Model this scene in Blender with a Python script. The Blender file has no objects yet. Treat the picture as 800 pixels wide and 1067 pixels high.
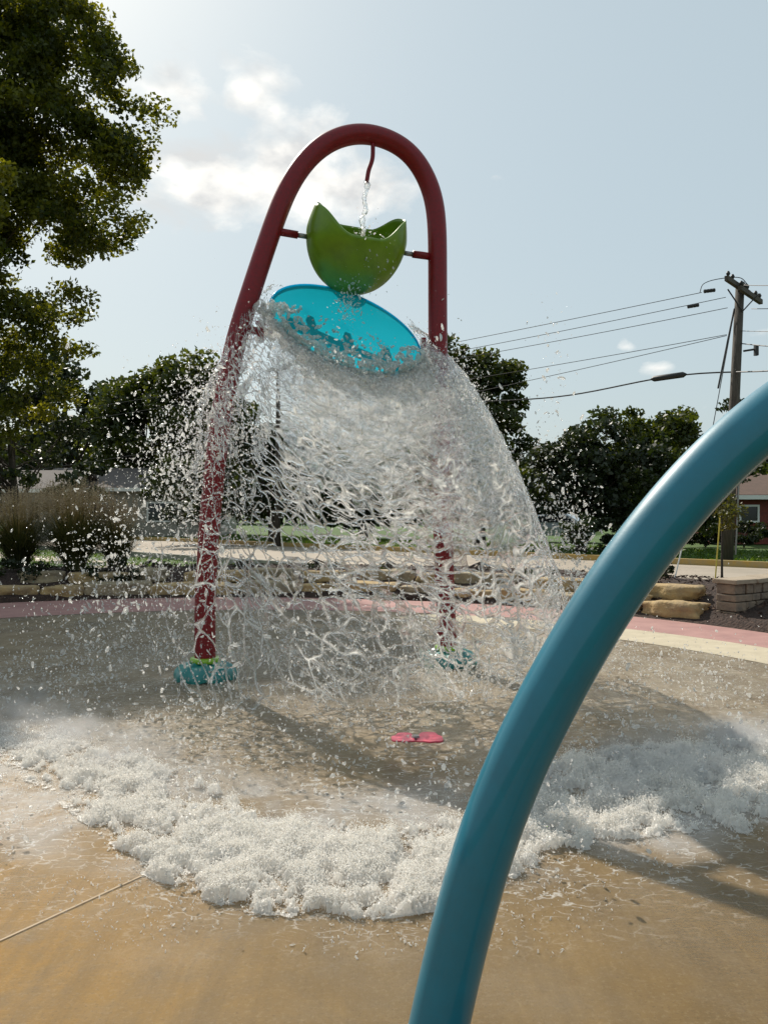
import bpy, bmesh, math, random
import numpy as np
from mathutils import Vector, Matrix, noise as mnoise
random.seed(7); rng = np.random.default_rng(7)
R = math.radians
sc = bpy.context.scene
col = sc.collection
# ------------------------------------------------------------------ camera
EYE = 1.5; F = 850.0; CX = 400.0; HY = 534.0
cam_d = bpy.data.cameras.new('camera'); cam = bpy.data.objects.new('camera', cam_d); col.objects.link(cam)
cam.location = (0, 0, EYE); cam.rotation_euler = (R(90), 0, 0)
cam_d.sensor_fit = 'HORIZONTAL'; cam_d.sensor_width = 36; cam_d.lens = 36 * F / 800
cam_d.clip_end = 3000; cam_d.clip_start = 0.05
sc.camera = cam
# ------------------------------------------------------------------ sun and sky
SUN_EL = R(41); SUN_AZ = R(-28)                  # azimuth from +Y, negative = to the left
SUN_DIR = Vector((math.sin(SUN_AZ) * math.cos(SUN_EL), math.cos(SUN_AZ) * math.cos(SUN_EL), math.sin(SUN_EL)))
sun_d = bpy.data.lights.new('sun', 'SUN'); sun_d.energy = 5.0; sun_d.angle = R(0.5); sun_d.color = (1, .93, .82)
sun = bpy.data.objects.new('sun', sun_d); col.objects.link(sun)
sun.rotation_euler = SUN_DIR.to_track_quat('Z', 'Y').to_euler(); sun.location = (0, 0, 30)
world = bpy.data.worlds.new('World'); sc.world = world; world.use_nodes = True
wt = world.node_tree; wt.nodes.clear()
def wn(t, **k):
    n = wt.nodes.new(t)
    for a, b in k.items(): setattr(n, a, b)
    return n
wl = wt.links.new
wout = wn('ShaderNodeOutputWorld'); wbg = wn('ShaderNodeBackground'); wbg.inputs[1].default_value = .11
sky = wn('ShaderNodeTexSky', sky_type='NISHITA'); sky.sun_disc = False
sky.sun_elevation = SUN_EL; sky.sun_rotation = SUN_AZ
sky.dust_density = 2.2; sky.air_density = 1.2; sky.ozone_density = 1.5
wtc = wn('ShaderNodeTexCoord')
def wmath(op, a, b=None, clamp=False):
    n = wn('ShaderNodeMath', operation=op); n.use_clamp = clamp
    for i, v in enumerate((a, b)):
        if v is None: continue
        if isinstance(v, (int, float)): n.inputs[i].default_value = v
        else: wl(v, n.inputs[i])
    return n.outputs[0]
haze_mix = wn('ShaderNodeMix', data_type='RGBA'); haze_mix.inputs['Factor'].default_value = .78
wl(sky.outputs[0], haze_mix.inputs['A'])
haze_mix.inputs['B'].default_value = (4.6, 5.5, 5.8, 1)
# clouds: soft patches at given directions of the sky, broken up by noise
cn = wn('ShaderNodeTexNoise'); cn.inputs['Scale'].default_value = 12; cn.inputs['Detail'].default_value = 9; cn.inputs['Roughness'].default_value = .58
cn.inputs['Distortion'].default_value = .3
cmap = wn('ShaderNodeMapping'); cmap.inputs['Scale'].default_value = (1, 1, 1.7); cmap.inputs['Location'].default_value = (.3, .1, .2)
wl(wtc.outputs['Generated'], cmap.inputs[0]); wl(cmap.outputs[0], cn.inputs['Vector'])
cloud_sum = None
def wdir(px, py): return Vector(((px - CX) / F, 1, (HY - py) / F)).normalized()
for px, py, sx, sz, amp in ((185, 92, .045, .026, .9), (150, 85, .03, .02, .6), (262, 95, .04, .03, .75), (285, 118, .02, .03, .6), (230, 196, .085, .036, 1.05), (310, 178, .09, .045, 1.0), (380, 192, .06, .04, .95),
                            (165, 200, .04, .018, .7), (515, 184, .02, .008, .5), (650, 362, .014, .009, .55), (686, 384, .026, .009, .7), (735, 425, .03, .01, .4), (800, 345, .05, .02, .3), (560, 470, .05, .03, .3)):
    d = wdir(px, py)
    sub = wn('ShaderNodeVectorMath', operation='SUBTRACT'); wl(wtc.outputs['Generated'], sub.inputs[0]); sub.inputs[1].default_value = d
    mul = wn('ShaderNodeVectorMath', operation='MULTIPLY'); wl(sub.outputs[0], mul.inputs[0]); mul.inputs[1].default_value = (1 / sx, .8 / sx, 1 / sz)
    ln = wn('ShaderNodeVectorMath', operation='LENGTH'); wl(mul.outputs[0], ln.inputs[0])
    m = wmath('MULTIPLY', wmath('SUBTRACT', 1.0, wmath('MULTIPLY', ln.outputs['Value'], .55), clamp=True), amp)
    cloud_sum = m if cloud_sum is None else wmath('MAXIMUM', cloud_sum, m)
cmask = wmath('MULTIPLY', wmath('SUBTRACT', wmath('ADD', cloud_sum, wmath('MULTIPLY', cn.outputs[0], 1.5)), 1.08), 2.3, clamp=True)
cmask = wmath('MULTIPLY', cmask, wmath('MULTIPLY', cloud_sum, 3, clamp=True))
cmask = wmath('MULTIPLY', cmask, .95)
cramp = wn('ShaderNodeMix', data_type='RGBA')
cn2 = wn('ShaderNodeTexNoise'); cn2.inputs['Scale'].default_value = 14; cn2.inputs['Detail'].default_value = 5; wl(cmap.outputs[0], cn2.inputs['Vector'])
wl(wmath('MULTIPLY', wmath('SUBTRACT', cn2.outputs[0], .42), 5, clamp=True), cramp.inputs['Factor'])
cramp.inputs['A'].default_value = (6.3, 6.35, 6.3, 1); cramp.inputs['B'].default_value = (10.2, 9.9, 9.3, 1)
skymix = wn('ShaderNodeMix', data_type='RGBA'); wl(cmask, skymix.inputs['Factor']); wl(haze_mix.outputs['Result'], skymix.inputs['A']); wl(cramp.outputs['Result'], skymix.inputs['B'])
wl(skymix.outputs['Result'], wbg.inputs[0]); wl(wbg.outputs[0], wout.inputs[0])
vs = sc.view_settings; vs.view_transform = 'Standard'; vs.look = 'None'; vs.gamma = 1; vs.use_curve_mapping = False; vs.exposure = 0.12
cy = sc.cycles
cy.use_denoising = True
cy.max_bounces = 14; cy.transmission_bounces = 12; cy.transparent_max_bounces = 48; cy.diffuse_bounces = 3; cy.glossy_bounces = 4
cy.sample_clamp_indirect = 14; cy.caustics_reflective = False; cy.caustics_refractive = True
cy.blur_glossy = 1.5

# ------------------------------------------------------------------ helpers
def at(px, py, y): return Vector(((px - CX) / F * y, y, EYE + (HY - py) / F * y))
def gnd(px, py, z=0): 
    y = F * (EYE - z) / (py - HY); return Vector(((px - CX) / F * y, y, z))
def tag(o, label=None, cat=None, group=None, kind=None):
    if cat and not kind: kind = 'thing'
    for k, v in (('label', label), ('category', cat), ('group', group), ('kind', kind)):
        if v: o[k] = v
    return o
def empty(name, loc=(0, 0, 0), rz=0):
    o = bpy.data.objects.new(name, None); col.objects.link(o); o.location = loc; o.rotation_euler = (0, 0, rz); o.empty_display_size = .1
    return o
def link(name, me, mat, parent=None, smooth=False):
    o = bpy.data.objects.new(name, me); col.objects.link(o)
    if mat: me.materials.append(mat)
    if smooth:
        me.polygons.foreach_set('use_smooth', np.ones(len(me.polygons), dtype=bool))
    if parent is not None: o.parent = parent
    return o
def npmesh(name, V, Fc):
    V = np.asarray(V, dtype=np.float32); Fc = np.asarray(Fc, dtype=np.int32)
    me = bpy.data.meshes.new(name); me.vertices.add(len(V)); me.vertices.foreach_set('co', V.ravel())
    k = Fc.shape[1]; n = len(Fc)
    me.loops.add(n * k); me.loops.foreach_set('vertex_index', Fc.ravel())
    me.polygons.add(n); me.polygons.foreach_set('loop_start', np.arange(0, n * k, k, dtype=np.int32))
    me.polygons.foreach_set('loop_total', np.full(n, k, dtype=np.int32))
    me.update(calc_edges=True); return me
def tube_data(pts, rad, seg=12, cap=True):
    pts = [Vector(p) for p in pts]; n = len(pts)
    if isinstance(rad, (int, float)): rad = [rad] * n
    V = []; Fc = []
    t0 = (pts[1] - pts[0]).normalized(); up = Vector((0, 0, 1)) if abs(t0.z) < .9 else Vector((1, 0, 0))
    nrm = t0.cross(up).normalized()
    for i, p in enumerate(pts):
        t = (pts[min(i + 1, n - 1)] - pts[max(i - 1, 0)]).normalized()
        nrm = (nrm - t * nrm.dot(t)).normalized(); b = t.cross(nrm)
        for k in range(seg):
            a = 2 * math.pi * k / seg; V.append(p + (nrm * math.cos(a) + b * math.sin(a)) * rad[i])
    for i in range(n - 1):
        for k in range(seg):
            a = i * seg + k; b2 = i * seg + (k + 1) % seg
            Fc.append((a, b2, b2 + seg, a + seg))
    if cap:
        V.append(pts[0]); V.append(pts[-1]); c0 = len(V) - 2; c1 = c0 + 1
        for k in range(seg):
            Fc.append((c0, (k + 1) % seg, k, k)); Fc.append((c1, (n - 1) * seg + k, (n - 1) * seg + (k + 1) % seg, (n - 1) * seg + (k + 1) % seg))
    return V, Fc
class MB:
    def __init__(s): s.v = []; s.f = []
    def add(s, V, Fc):
        o = len(s.v); s.v += [tuple(v) for v in V]
        for f in Fc:
            g = []
            for i in f:
                if i + o not in g: g.append(i + o)
            s.f.append(tuple(g))
        return s
    def tube(s, pts, rad, seg=12, cap=True): return s.add(*tube_data(pts, rad, seg, cap))
    def box(s, c, d, rz=0, rot=None):
        c = Vector(c); hx, hy, hz = d[0] / 2, d[1] / 2, d[2] / 2
        M = rot if rot else Matrix.Rotation(rz, 3, 'Z')
        V = [c + M @ Vector((x * hx, y * hy, z * hz)) for x in (-1, 1) for y in (-1, 1) for z in (-1, 1)]
        return s.add(V, [(0, 1, 3, 2), (4, 6, 7, 5), (0, 4, 5, 1), (2, 3, 7, 6), (0, 2, 6, 4), (1, 5, 7, 3)])
    def build(s, name, mat, parent=None, smooth=False, bevel=0):
        me = bpy.data.meshes.new(name); me.from_pydata(s.v, [], s.f); me.update()
        o = link(name, me, mat, parent, smooth)
        if bevel:
            m = o.modifiers.new('b', 'BEVEL'); m.width = bevel; m.segments = 2; m.limit_method = 'ANGLE'
        return o
def smooth_path(pts, n=10):
    pts = [Vector(p) for p in pts]; P = [pts[0] * 2 - pts[1]] + pts + [pts[-1] * 2 - pts[-2]]; out = []
    for i in range(1, len(P) - 2):
        p0, p1, p2, p3 = P[i - 1:i + 3]
        for k in range(n):
            t = k / n
            out.append(.5 * ((2 * p1) + (p2 - p0) * t + (2 * p0 - 5 * p1 + 4 * p2 - p3) * t * t + (3 * p1 - p0 - 3 * p2 + p3) * t ** 3))
    out.append(pts[-1]); return out
# ---- numpy noise
def _h(ix, iy, seed):
    n = (ix.astype(np.int64) * 374761393 + iy.astype(np.int64) * 668265263 + seed * 1442695041) & 0xffffffff
    n = ((n ^ (n >> 13)) * 1274126177) & 0xffffffff
    return ((n ^ (n >> 16)) & 0xffffff) / float(0xffffff)
def vnoise(x, y, seed=0):
    ix = np.floor(x); iy = np.floor(y); fx = x - ix; fy = y - iy
    fx = fx * fx * (3 - 2 * fx); fy = fy * fy * (3 - 2 * fy)
    a = _h(ix, iy, seed); b = _h(ix + 1, iy, seed); c = _h(ix, iy + 1, seed); d = _h(ix + 1, iy + 1, seed)
    return a + (b - a) * fx + (c - a) * fy + (a - b - c + d) * fx * fy
def fbm(x, y, seed=0, oct=4, lac=2.03, g=.5):
    s = 0; a = 1; t = 0
    for i in range(oct):
        s = s + a * vnoise(x, y, seed + i * 17); t += a; a *= g; x = x * lac + 5.3; y = y * lac + 1.7
    return s / t
def voro(x, y, seed=0, jit=.95):
    ix = np.floor(x); iy = np.floor(y); f1 = np.full(x.shape, 9.); f2 = np.full(x.shape, 9.)
    for dx in (-1, 0, 1):
        for dy in (-1, 0, 1):
            cx = ix + dx; cyy = iy + dy
            px = cx + .5 + (_h(cx, cyy, seed) - .5) * jit; py = cyy + .5 + (_h(cx, cyy, seed + 91) - .5) * jit
            d = np.hypot(px - x, py - y)
            m = d < f1; f2 = np.where(m, f1, np.minimum(f2, d)); f1 = np.where(m, d, f1)
    return f1, f2
# ------------------------------------------------------------------ materials
def mat(name, color, rough=.6, metal=0, coat=0, noise=None, bump=None, spec=None, trans=0, aniso_scale=(1, 1, 1)):
    """noise = (scale, second colour, lo, hi); bump = (scale, strength, distance)"""
    m = bpy.data.materials.new(name); m.use_nodes = True; nt = m.node_tree; b = nt.nodes['Principled BSDF']
    b.inputs['Base Color'].default_value = (*color, 1); b.inputs['Roughness'].default_value = rough; b.inputs['Metallic'].default_value = metal
    b.inputs['Coat Weight'].default_value = coat; b.inputs['Coat Roughness'].default_value = .08
    if spec is not None: b.inputs['Specular IOR Level'].default_value = spec
    tc = nt.nodes.new('ShaderNodeTexCoord'); mp = nt.nodes.new('ShaderNodeMapping'); mp.inputs['Scale'].default_value = aniso_scale
    nt.links.new(tc.outputs['Object'], mp.inputs[0])
    if noise:
        n = nt.nodes.new('ShaderNodeTexNoise'); n.inputs['Scale'].default_value = noise[0]; n.inputs['Detail'].default_value = 8; n.inputs['Roughness'].default_value = .62
        nt.links.new(mp.outputs[0], n.inputs['Vector'])
        mr = nt.nodes.new('ShaderNodeMapRange'); mr.inputs['From Min'].default_value = noise[2]; mr.inputs['From Max'].default_value = noise[3]
        nt.links.new(n.outputs[0], mr.inputs[0])
        mx = nt.nodes.new('ShaderNodeMix'); mx.data_type = 'RGBA'; mx.inputs['A'].default_value = (*color, 1); mx.inputs['B'].default_value = (*noise[1], 1)
        nt.links.new(mr.outputs[0], mx.inputs['Factor']); nt.links.new(mx.outputs['Result'], b.inputs['Base Color'])
    if bump:
        n = nt.nodes.new('ShaderNodeTexNoise'); n.inputs['Scale'].default_value = bump[0]; n.inputs['Detail'].default_value = 8
        nt.links.new(mp.outputs[0], n.inputs['Vector'])
        bp = nt.nodes.new('ShaderNodeBump'); bp.inputs['Strength'].default_value = bump[1]; bp.inputs['Distance'].default_value = bump[2]
        nt.links.new(n.outputs[0], bp.inputs['Height']); nt.links.new(bp.outputs[0], b.inputs['Normal'])
    return m
def leaf_mat(name, c1, c2, tr=.35, rough=.5):
    m = bpy.data.materials.new(name); m.use_nodes = True; nt = m.node_tree; nt.nodes.clear()
    N = nt.nodes.new; L = nt.links.new
    out = N('ShaderNodeOutputMaterial'); at_ = N('ShaderNodeAttribute'); at_.attribute_name = 'tint'
    mx = N('ShaderNodeMix'); mx.data_type = 'RGBA'; mx.inputs['A'].default_value = (*c1, 1); mx.inputs['B'].default_value = (*c2, 1)
    L(at_.outputs['Fac'], mx.inputs['Factor'])
    p = N('ShaderNodeBsdfPrincipled'); p.inputs['Roughness'].default_value = rough; L(mx.outputs['Result'], p.inputs['Base Color'])
    t = N('ShaderNodeBsdfTranslucent')
    g = N('ShaderNodeMix'); g.data_type = 'RGBA'; g.blend_type = 'MULTIPLY'; g.inputs['Factor'].default_value = 1
    L(mx.outputs['Result'], g.inputs['A']); g.inputs['B'].default_value = (1.5, 1.35, .5, 1); L(g.outputs['Result'], t.inputs[0])
    ms = N('ShaderNodeMixShader'); ms.inputs[0].default_value = tr; L(p.outputs[0], ms.inputs[1]); L(t.outputs[0], ms.inputs[2]); L(ms.outputs[0], out.inputs[0])
    return m
def water_mat(name, transp=.3, white=.12, rough=.07, tint=(1, 1, 1), wscale=18, wlo=.45, whi=.7, air_glint=False):
    """clear water with white streaks painted for aeration and sun glints; a share of light passes straight through the thin film"""
    m = bpy.data.materials.new(name); m.use_nodes = True; nt = m.node_tree; nt.nodes.clear()
    N = nt.nodes.new; L = nt.links.new
    out = N('ShaderNodeOutputMaterial')
    g = N('ShaderNodeBsdfGlass'); g.inputs['IOR'].default_value = 1.33; g.inputs['Roughness'].default_value = rough; g.inputs['Color'].default_value = (*tint, 1)
    tp = N('ShaderNodeBsdfTransparent')
    m1 = N('ShaderNodeMixShader'); m1.inputs[0].default_value = transp; L(g.outputs[0], m1.inputs[1]); L(tp.outputs[0], m1.inputs[2])
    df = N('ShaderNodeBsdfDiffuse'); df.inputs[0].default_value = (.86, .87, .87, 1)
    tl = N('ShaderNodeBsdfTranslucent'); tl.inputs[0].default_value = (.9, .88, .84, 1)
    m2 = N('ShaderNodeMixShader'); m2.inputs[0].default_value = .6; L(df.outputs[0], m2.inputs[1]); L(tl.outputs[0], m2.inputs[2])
    tc = N('ShaderNodeTexCoord'); n = N('ShaderNodeTexNoise'); n.inputs['Scale'].default_value = wscale; n.inputs['Detail'].default_value = 6; n.inputs['Roughness'].default_value = .65
    L(tc.outputs['Object'], n.inputs['Vector'])
    mr = N('ShaderNodeMapRange'); mr.inputs['From Min'].default_value = wlo; mr.inputs['From Max'].default_value = whi; mr.inputs['To Min'].default_value = white * .2; mr.inputs['To Max'].default_value = min(.95, white * 5)
    L(n.outputs[0], mr.inputs[0])
    fac = mr.outputs[0]
    if air_glint:
        aa_ = N('ShaderNodeAttribute'); aa_.attribute_name = 'air_glint'; mm = N('ShaderNodeMath'); mm.operation = 'MULTIPLY_ADD'; mm.use_clamp = True
        L(aa_.outputs['Fac'], mm.inputs[0]); mm.inputs[1].default_value = air_glint; L(fac, mm.inputs[2]); fac = mm.outputs[0]
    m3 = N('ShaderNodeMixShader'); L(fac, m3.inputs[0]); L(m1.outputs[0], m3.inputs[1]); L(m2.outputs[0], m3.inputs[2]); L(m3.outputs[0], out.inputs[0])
    return m

M_red = mat('red_powder_coat', (.22, .008, .014), .42, coat=.08, spec=.3, noise=(40, (.15, .01, .014), .4, .7), bump=(60, .05, .003))
M_blue = mat('blue_powder_coat', (.005, .165, .25), .45, coat=.6, spec=.3, noise=(7, (.010, .135, .20), .35, .75), bump=(90, .10, .002))
M_green = mat('green_bucket_plastic', (.15, .27, .008), .36, coat=.15, noise=(6, (.10, .19, .007), .4, .7))
M_teal = mat('teal_rubber', (.005, .16, .155), .4, coat=.3, noise=(20, (.01, .22, .2), .4, .7), bump=(30, .3, .01))
M_lime = mat('lime_collar', (.22, .42, .02), .35, coat=.3)
M_steel = mat('dull_steel', (.25, .24, .23), .4, metal=.8)
M_pink = mat('pink_concrete', (.38, .205, .18), .8, noise=(3, (.29, .15, .135), .35, .7), bump=(60, .4, .006))
M_dry = mat('dry_concrete', (.50, .43, .31), .85, noise=(4, (.40, .34, .24), .35, .7), bump=(70, .4, .006))
M_conc = mat('road_concrete', (.36, .30, .235), .85, noise=(.8, (.29, .245, .19), .35, .7), bump=(20, .3, .01))
M_kerb = mat('yellow_kerb', (.42, .27, .07), .8, noise=(3, (.35, .26, .12), .4, .6))  # far kerb in mottled yellow-brown
M_kerbg = mat('grey_kerb', (.34, .31, .26), .85, noise=(3, (.25, .23, .2), .4, .6))
M_grass = mat('lawn', (.045, .10, .012), .9, noise=(.6, (.075, .125, .02), .35, .7), bump=(25, 1, .05))
M_mulch = mat('mulch', (.030, .016, .011), .95, noise=(25, (.075, .042, .028), .45, .7), bump=(22, 1, .06))
M_lime_stone = mat('limestone', (.42, .29, .13), .9, noise=(5, (.26, .19, .11), .4, .68), bump=(14, .9, .03))
M_lime_stone2 = mat('limestone_grey', (.33, .26, .16), .9, noise=(5, (.20, .16, .11), .4, .68), bump=(14, .9, .03))
M_block = mat('wall_block', (.27, .20, .14), .9, noise=(8, (.15, .115, .09), .4, .65), bump=(20, .8, .02))
M_cap = mat('wall_cap', (.36, .29, .21), .9, noise=(7, (.27, .21, .15), .4, .65), bump=(20, .6, .01))
M_wood = mat('weathered_pole', (.055, .045, .036), .9, noise=(6, (.10, .085, .07), .4, .7), bump=(12, .8, .02), aniso_scale=(4, 4, .4))
M_bark = mat('bark', (.045, .034, .025), .95, noise=(5, (.08, .06, .045), .4, .7), bump=(9, 1, .04), aniso_scale=(3, 3, .6))
M_black = mat('black_fitting', (.012, .012, .013), .5)
M_wire = mat('wire', (.02, .02, .022), .6)
M_shingle = mat('grey_shingle', (.15, .13, .12), .95, noise=(3, (.13, .11, .10), .35, .7), bump=(6, .6, .03))
M_shingle_b = mat('brown_shingle', (.12, .07, .05), .95, noise=(3, (.09, .055, .04), .35, .7), bump=(6, .6, .03))
M_siding = mat('pale_siding', (.34, .31, .26), .8, noise=(2, (.28, .25, .21), .4, .7))
M_brick = mat('red_brick', (.20, .045, .03), .9, noise=(8, (.13, .035, .028), .4, .65), bump=(10, .6, .02))
M_white = mat('white_paint', (.75, .74, .70), .6)
M_yellow = mat('yellow_stake', (.55, .42, .05), .6)
M_glass = mat('dark_glass', (.02, .022, .025), .08)
M_mark = mat('pink_ground_paint', (.62, .03, .085), .45, noise=(30, (.5, .04, .08), .4, .7), coat=.4)
M_car = mat('car_paint', (.35, .38, .42), .25, metal=.3, coat=1)
M_tyre = mat('tyre', (.015, .015, .015), .9)
M_plume = mat('grass_plume', (.50, .38, .24), .95)
M_blade = leaf_mat('grass_blade', (.04, .055, .018), (.10, .10, .04), .35)
M_stalk = leaf_mat('dry_stalk', (.30, .22, .11), (.42, .32, .17), .4)
M_leafA = leaf_mat('maple_leaf', (.035, .052, .007), (.17, .175, .018), .55)
M_leafB = leaf_mat('dark_leaf', (.011, .021, .006), (.032, .046, .011), .30)
M_leafC = leaf_mat('mid_leaf', (.022, .038, .008), (.085, .105, .016), .42)
M_shrub = leaf_mat('shrub_leaf', (.016, .032, .008), (.045, .07, .015), .3)
M_pale_leaf = leaf_mat('young_leaf', (.06, .075, .015), (.15, .13, .03), .4)
# blue translucent shield
def shield_mat():
    m = bpy.data.materials.new('blue_acrylic'); m.use_nodes = True; nt = m.node_tree; nt.nodes.clear(); N = nt.nodes.new; L = nt.links.new
    out = N('ShaderNodeOutputMaterial'); p = N('ShaderNodeBsdfPrincipled'); p.inputs['Base Color'].default_value = (.008, .27, .42, 1); p.inputs['Roughness'].default_value = .2
    t = N('ShaderNodeBsdfTranslucent'); t.inputs[0].default_value = (.015, .66, .88, 1)
    ms = N('ShaderNodeMixShader'); ms.inputs[0].default_value = .8; L(p.outputs[0], ms.inputs[1]); L(t.outputs[0], ms.inputs[2]); L(ms.outputs[0], out.inputs[0]); return m
M_shield = shield_mat()
def pad_mat():
    m = bpy.data.materials.new('wet_concrete'); m.use_nodes = True; nt = m.node_tree; N = nt.nodes.new; L = nt.links.new
    b = nt.nodes['Principled BSDF']; tc = N('ShaderNodeTexCoord')
    def noise(scale, det=6, rough=.6, vec=None, dist=0):
        n = N('ShaderNodeTexNoise'); n.inputs['Scale'].default_value = scale; n.inputs['Detail'].default_value = det; n.inputs['Roughness'].default_value = rough; n.inputs['Distortion'].default_value = dist
        L(vec or tc.outputs['Object'], n.inputs['Vector']); return n.outputs[0]
    def rng_(v, a, b_, c=0, d=1):
        n = N('ShaderNodeMapRange'); L(v, n.inputs[0]); n.inputs[1].default_value = a; n.inputs[2].default_value = b_; n.inputs[3].default_value = c; n.inputs[4].default_value = d; return n.outputs[0]
    def mix(f, a, b_):
        n = N('ShaderNodeMix'); n.data_type = 'RGBA'
        if isinstance(f, float): n.inputs['Factor'].default_value = f
        else: L(f, n.inputs['Factor'])
        for k, v in (('A', a), ('B', b_)):
            if isinstance(v, tuple): n.inputs[k].default_value = (*v, 1)
            else: L(v, n.inputs[k])
        return n.outputs['Result']
    def mth(op, a, b_=None, clamp=False):
        n = N('ShaderNodeMath'); n.operation = op; n.use_clamp = clamp
        for i, v in enumerate((a, b_)):
            if v is None: continue
            if isinstance(v, (int, float)): n.inputs[i].default_value = v
            else: L(v, n.inputs[i])
        return n.outputs[0]
    sep = N('ShaderNodeSeparateXYZ'); L(tc.outputs['Object'], sep.inputs[0]); X, Y = sep.outputs[0], sep.outputs[1]
    base = mix(rng_(noise(1.3, 8, .65), .35, .68), (.195, .122, .044), (.13, .079, .025))
    # rust-coloured silt that settles at the near left
    silt = mth('MULTIPLY', rng_(mth('ADD', mth('MULTIPLY', X, .9), mth('MULTIPLY', Y, .42)), -.35, 1.0, 1, 0), rng_(noise(.9, 6, .6, dist=.6), .25, .5))
    base = mix(silt, base, (.29, .142, .006))
    far = rng_(Y, 3.2, 7, 0, 1)
    base = mix(mth('MULTIPLY', far, .75), base, (.285, .245, .18))
    base = mix(rng_(noise(5, 8, .7), .5, .75, 0, .45), base, (.17, .125, .075))
    base = mix(rng_(noise(1.7, 7, .68, None, .9), .47, .60, 0, .45), base, (.13, .085, .036))
    base = mix(rng_(noise(55, 4, .75), .52, .72, 0, .4), base, (.30, .23, .13))
    base = mix(rng_(noise(90, 3, .7), .56, .7, 0, .5), base, (.07, .045, .02))
    mst = N('ShaderNodeMapping'); mst.inputs['Scale'].default_value = (7, .55, 1); mst.inputs['Rotation'].default_value = (0, 0, R(-16)); L(tc.outputs['Object'], mst.inputs[0])
    base = mix(rng_(noise(1.4, 6, .7, mst.outputs[0], .5), .45, .68, 0, .38), base, (.10, .062, .022))
    # thin foam streaks drifting on the film
    mp = N('ShaderNodeMapping'); mp.inputs['Scale'].default_value = (1, 1.8, 1); L(tc.outputs['Object'], mp.inputs[0])
    vo = N('ShaderNodeTexVoronoi'); vo.feature = 'DISTANCE_TO_EDGE'; vo.inputs['Scale'].default_value = 8
    wv = N('ShaderNodeVectorMath'); wv.operation = 'ADD'; nn = N('ShaderNodeTexNoise'); nn.inputs['Scale'].default_value = 5; nn.inputs['Detail'].default_value = 5; L(mp.outputs[0], nn.inputs['Vector']); L(mp.outputs[0], wv.inputs[0])
    sc_ = N('ShaderNodeVectorMath'); sc_.operation = 'SCALE'; L(nn.outputs['Color'], sc_.inputs[0]); sc_.inputs['Scale'].default_value = .35; L(sc_.outputs[0], wv.inputs[1]); L(wv.outputs[0], vo.inputs['Vector'])
    lace = rng_(vo.outputs['Distance'], .0, .055, 1, 0)
    cx = mth('SUBTRACT', X, -.1); cyy = mth('SUBTRACT', Y, 6.9)
    rad = mth('SQRT', mth('ADD', mth('MULTIPLY', cx, cx), mth('MULTIPLY', cyy, cyy)))
    inring = mth('MULTIPLY', rng_(rad, 3.75, 4.25, 1, 0), rng_(noise(1.6, 5, .6), .32, .56))
    fo = mth('MULTIPLY', mth('MULTIPLY', lace, inring), rng_(noise(14, 4, .6), .42, .56))
    base = mix(mth('MULTIPLY', fo, .75), base, (.62, .60, .56))
    # milky aerated water just behind the surge
    milk = mth('MULTIPLY', mth('MULTIPLY', mth('MULTIPLY', rng_(Y, 5.4, 6.2, 1, 0), rng_(rad, 2.2, 3.0, 0, 1)), rng_(rad, 3.3, 3.75, 1, 0)), rng_(noise(1.1, 7, .6, dist=.4), .40, .66))
    base = mix(mth('MULTIPLY', milk, .75), base, (.60, .62, .64))
    L(base, b.inputs['Base Color'])
    b.inputs['Roughness'].default_value = .75; b.inputs['Specular IOR Level'].default_value = .2
    b.inputs['Coat Weight'].default_value = .8; b.inputs['Coat IOR'].default_value = 1.40; L(rng_(noise(1.5, 5, .6), .40, .60, .02, .22), b.inputs['Coat Roughness']); L(rng_(noise(1.1, 5, .65, None, .5), .38, .58, .35, 1.0), b.inputs['Coat Weight'])
    # broom lines + ripples
    mb = N('ShaderNodeMapping'); mb.inputs['Scale'].default_value = (60, 1.5, 1); mb.inputs['Rotation'].default_value = (0, 0, R(-12)); L(tc.outputs['Object'], mb.inputs[0])
    bn = N('ShaderNodeTexNoise'); bn.inputs['Scale'].default_value = 1; bn.inputs['Detail'].default_value = 3; L(mb.outputs[0], bn.inputs['Vector'])
    b1 = N('ShaderNodeBump'); b1.inputs['Strength'].default_value = .2; b1.inputs['Distance'].default_value = .003; L(bn.outputs[0], b1.inputs['Height']); L(b1.outputs[0], b.inputs['Normal'])
    ms_ = N('ShaderNodeMapping'); ms_.inputs['Scale'].default_value = (1.6, 7, 1); ms_.inputs['Rotation'].default_value = (0, 0, R(14)); L(tc.outputs['Object'], ms_.inputs[0])
    rp = mth('ADD', mth('ADD', noise(9, 5, .6), mth('MULTIPLY', noise(2.2, 6, .65, ms_.outputs[0], .8), 1.2)), mth('ADD', mth('MULTIPLY', noise(45, 4, .7), .7), mth('MULTIPLY', noise(130, 3, .7), .35)))
    b2 = N('ShaderNodeBump'); b2.inputs['Strength'].default_value = 1; b2.inputs['Distance'].default_value = .035; L(rp, b2.inputs['Height']); L(b2.outputs[0], b.inputs['Coat Normal'])
    return m
M_pad = pad_mat()
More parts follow.
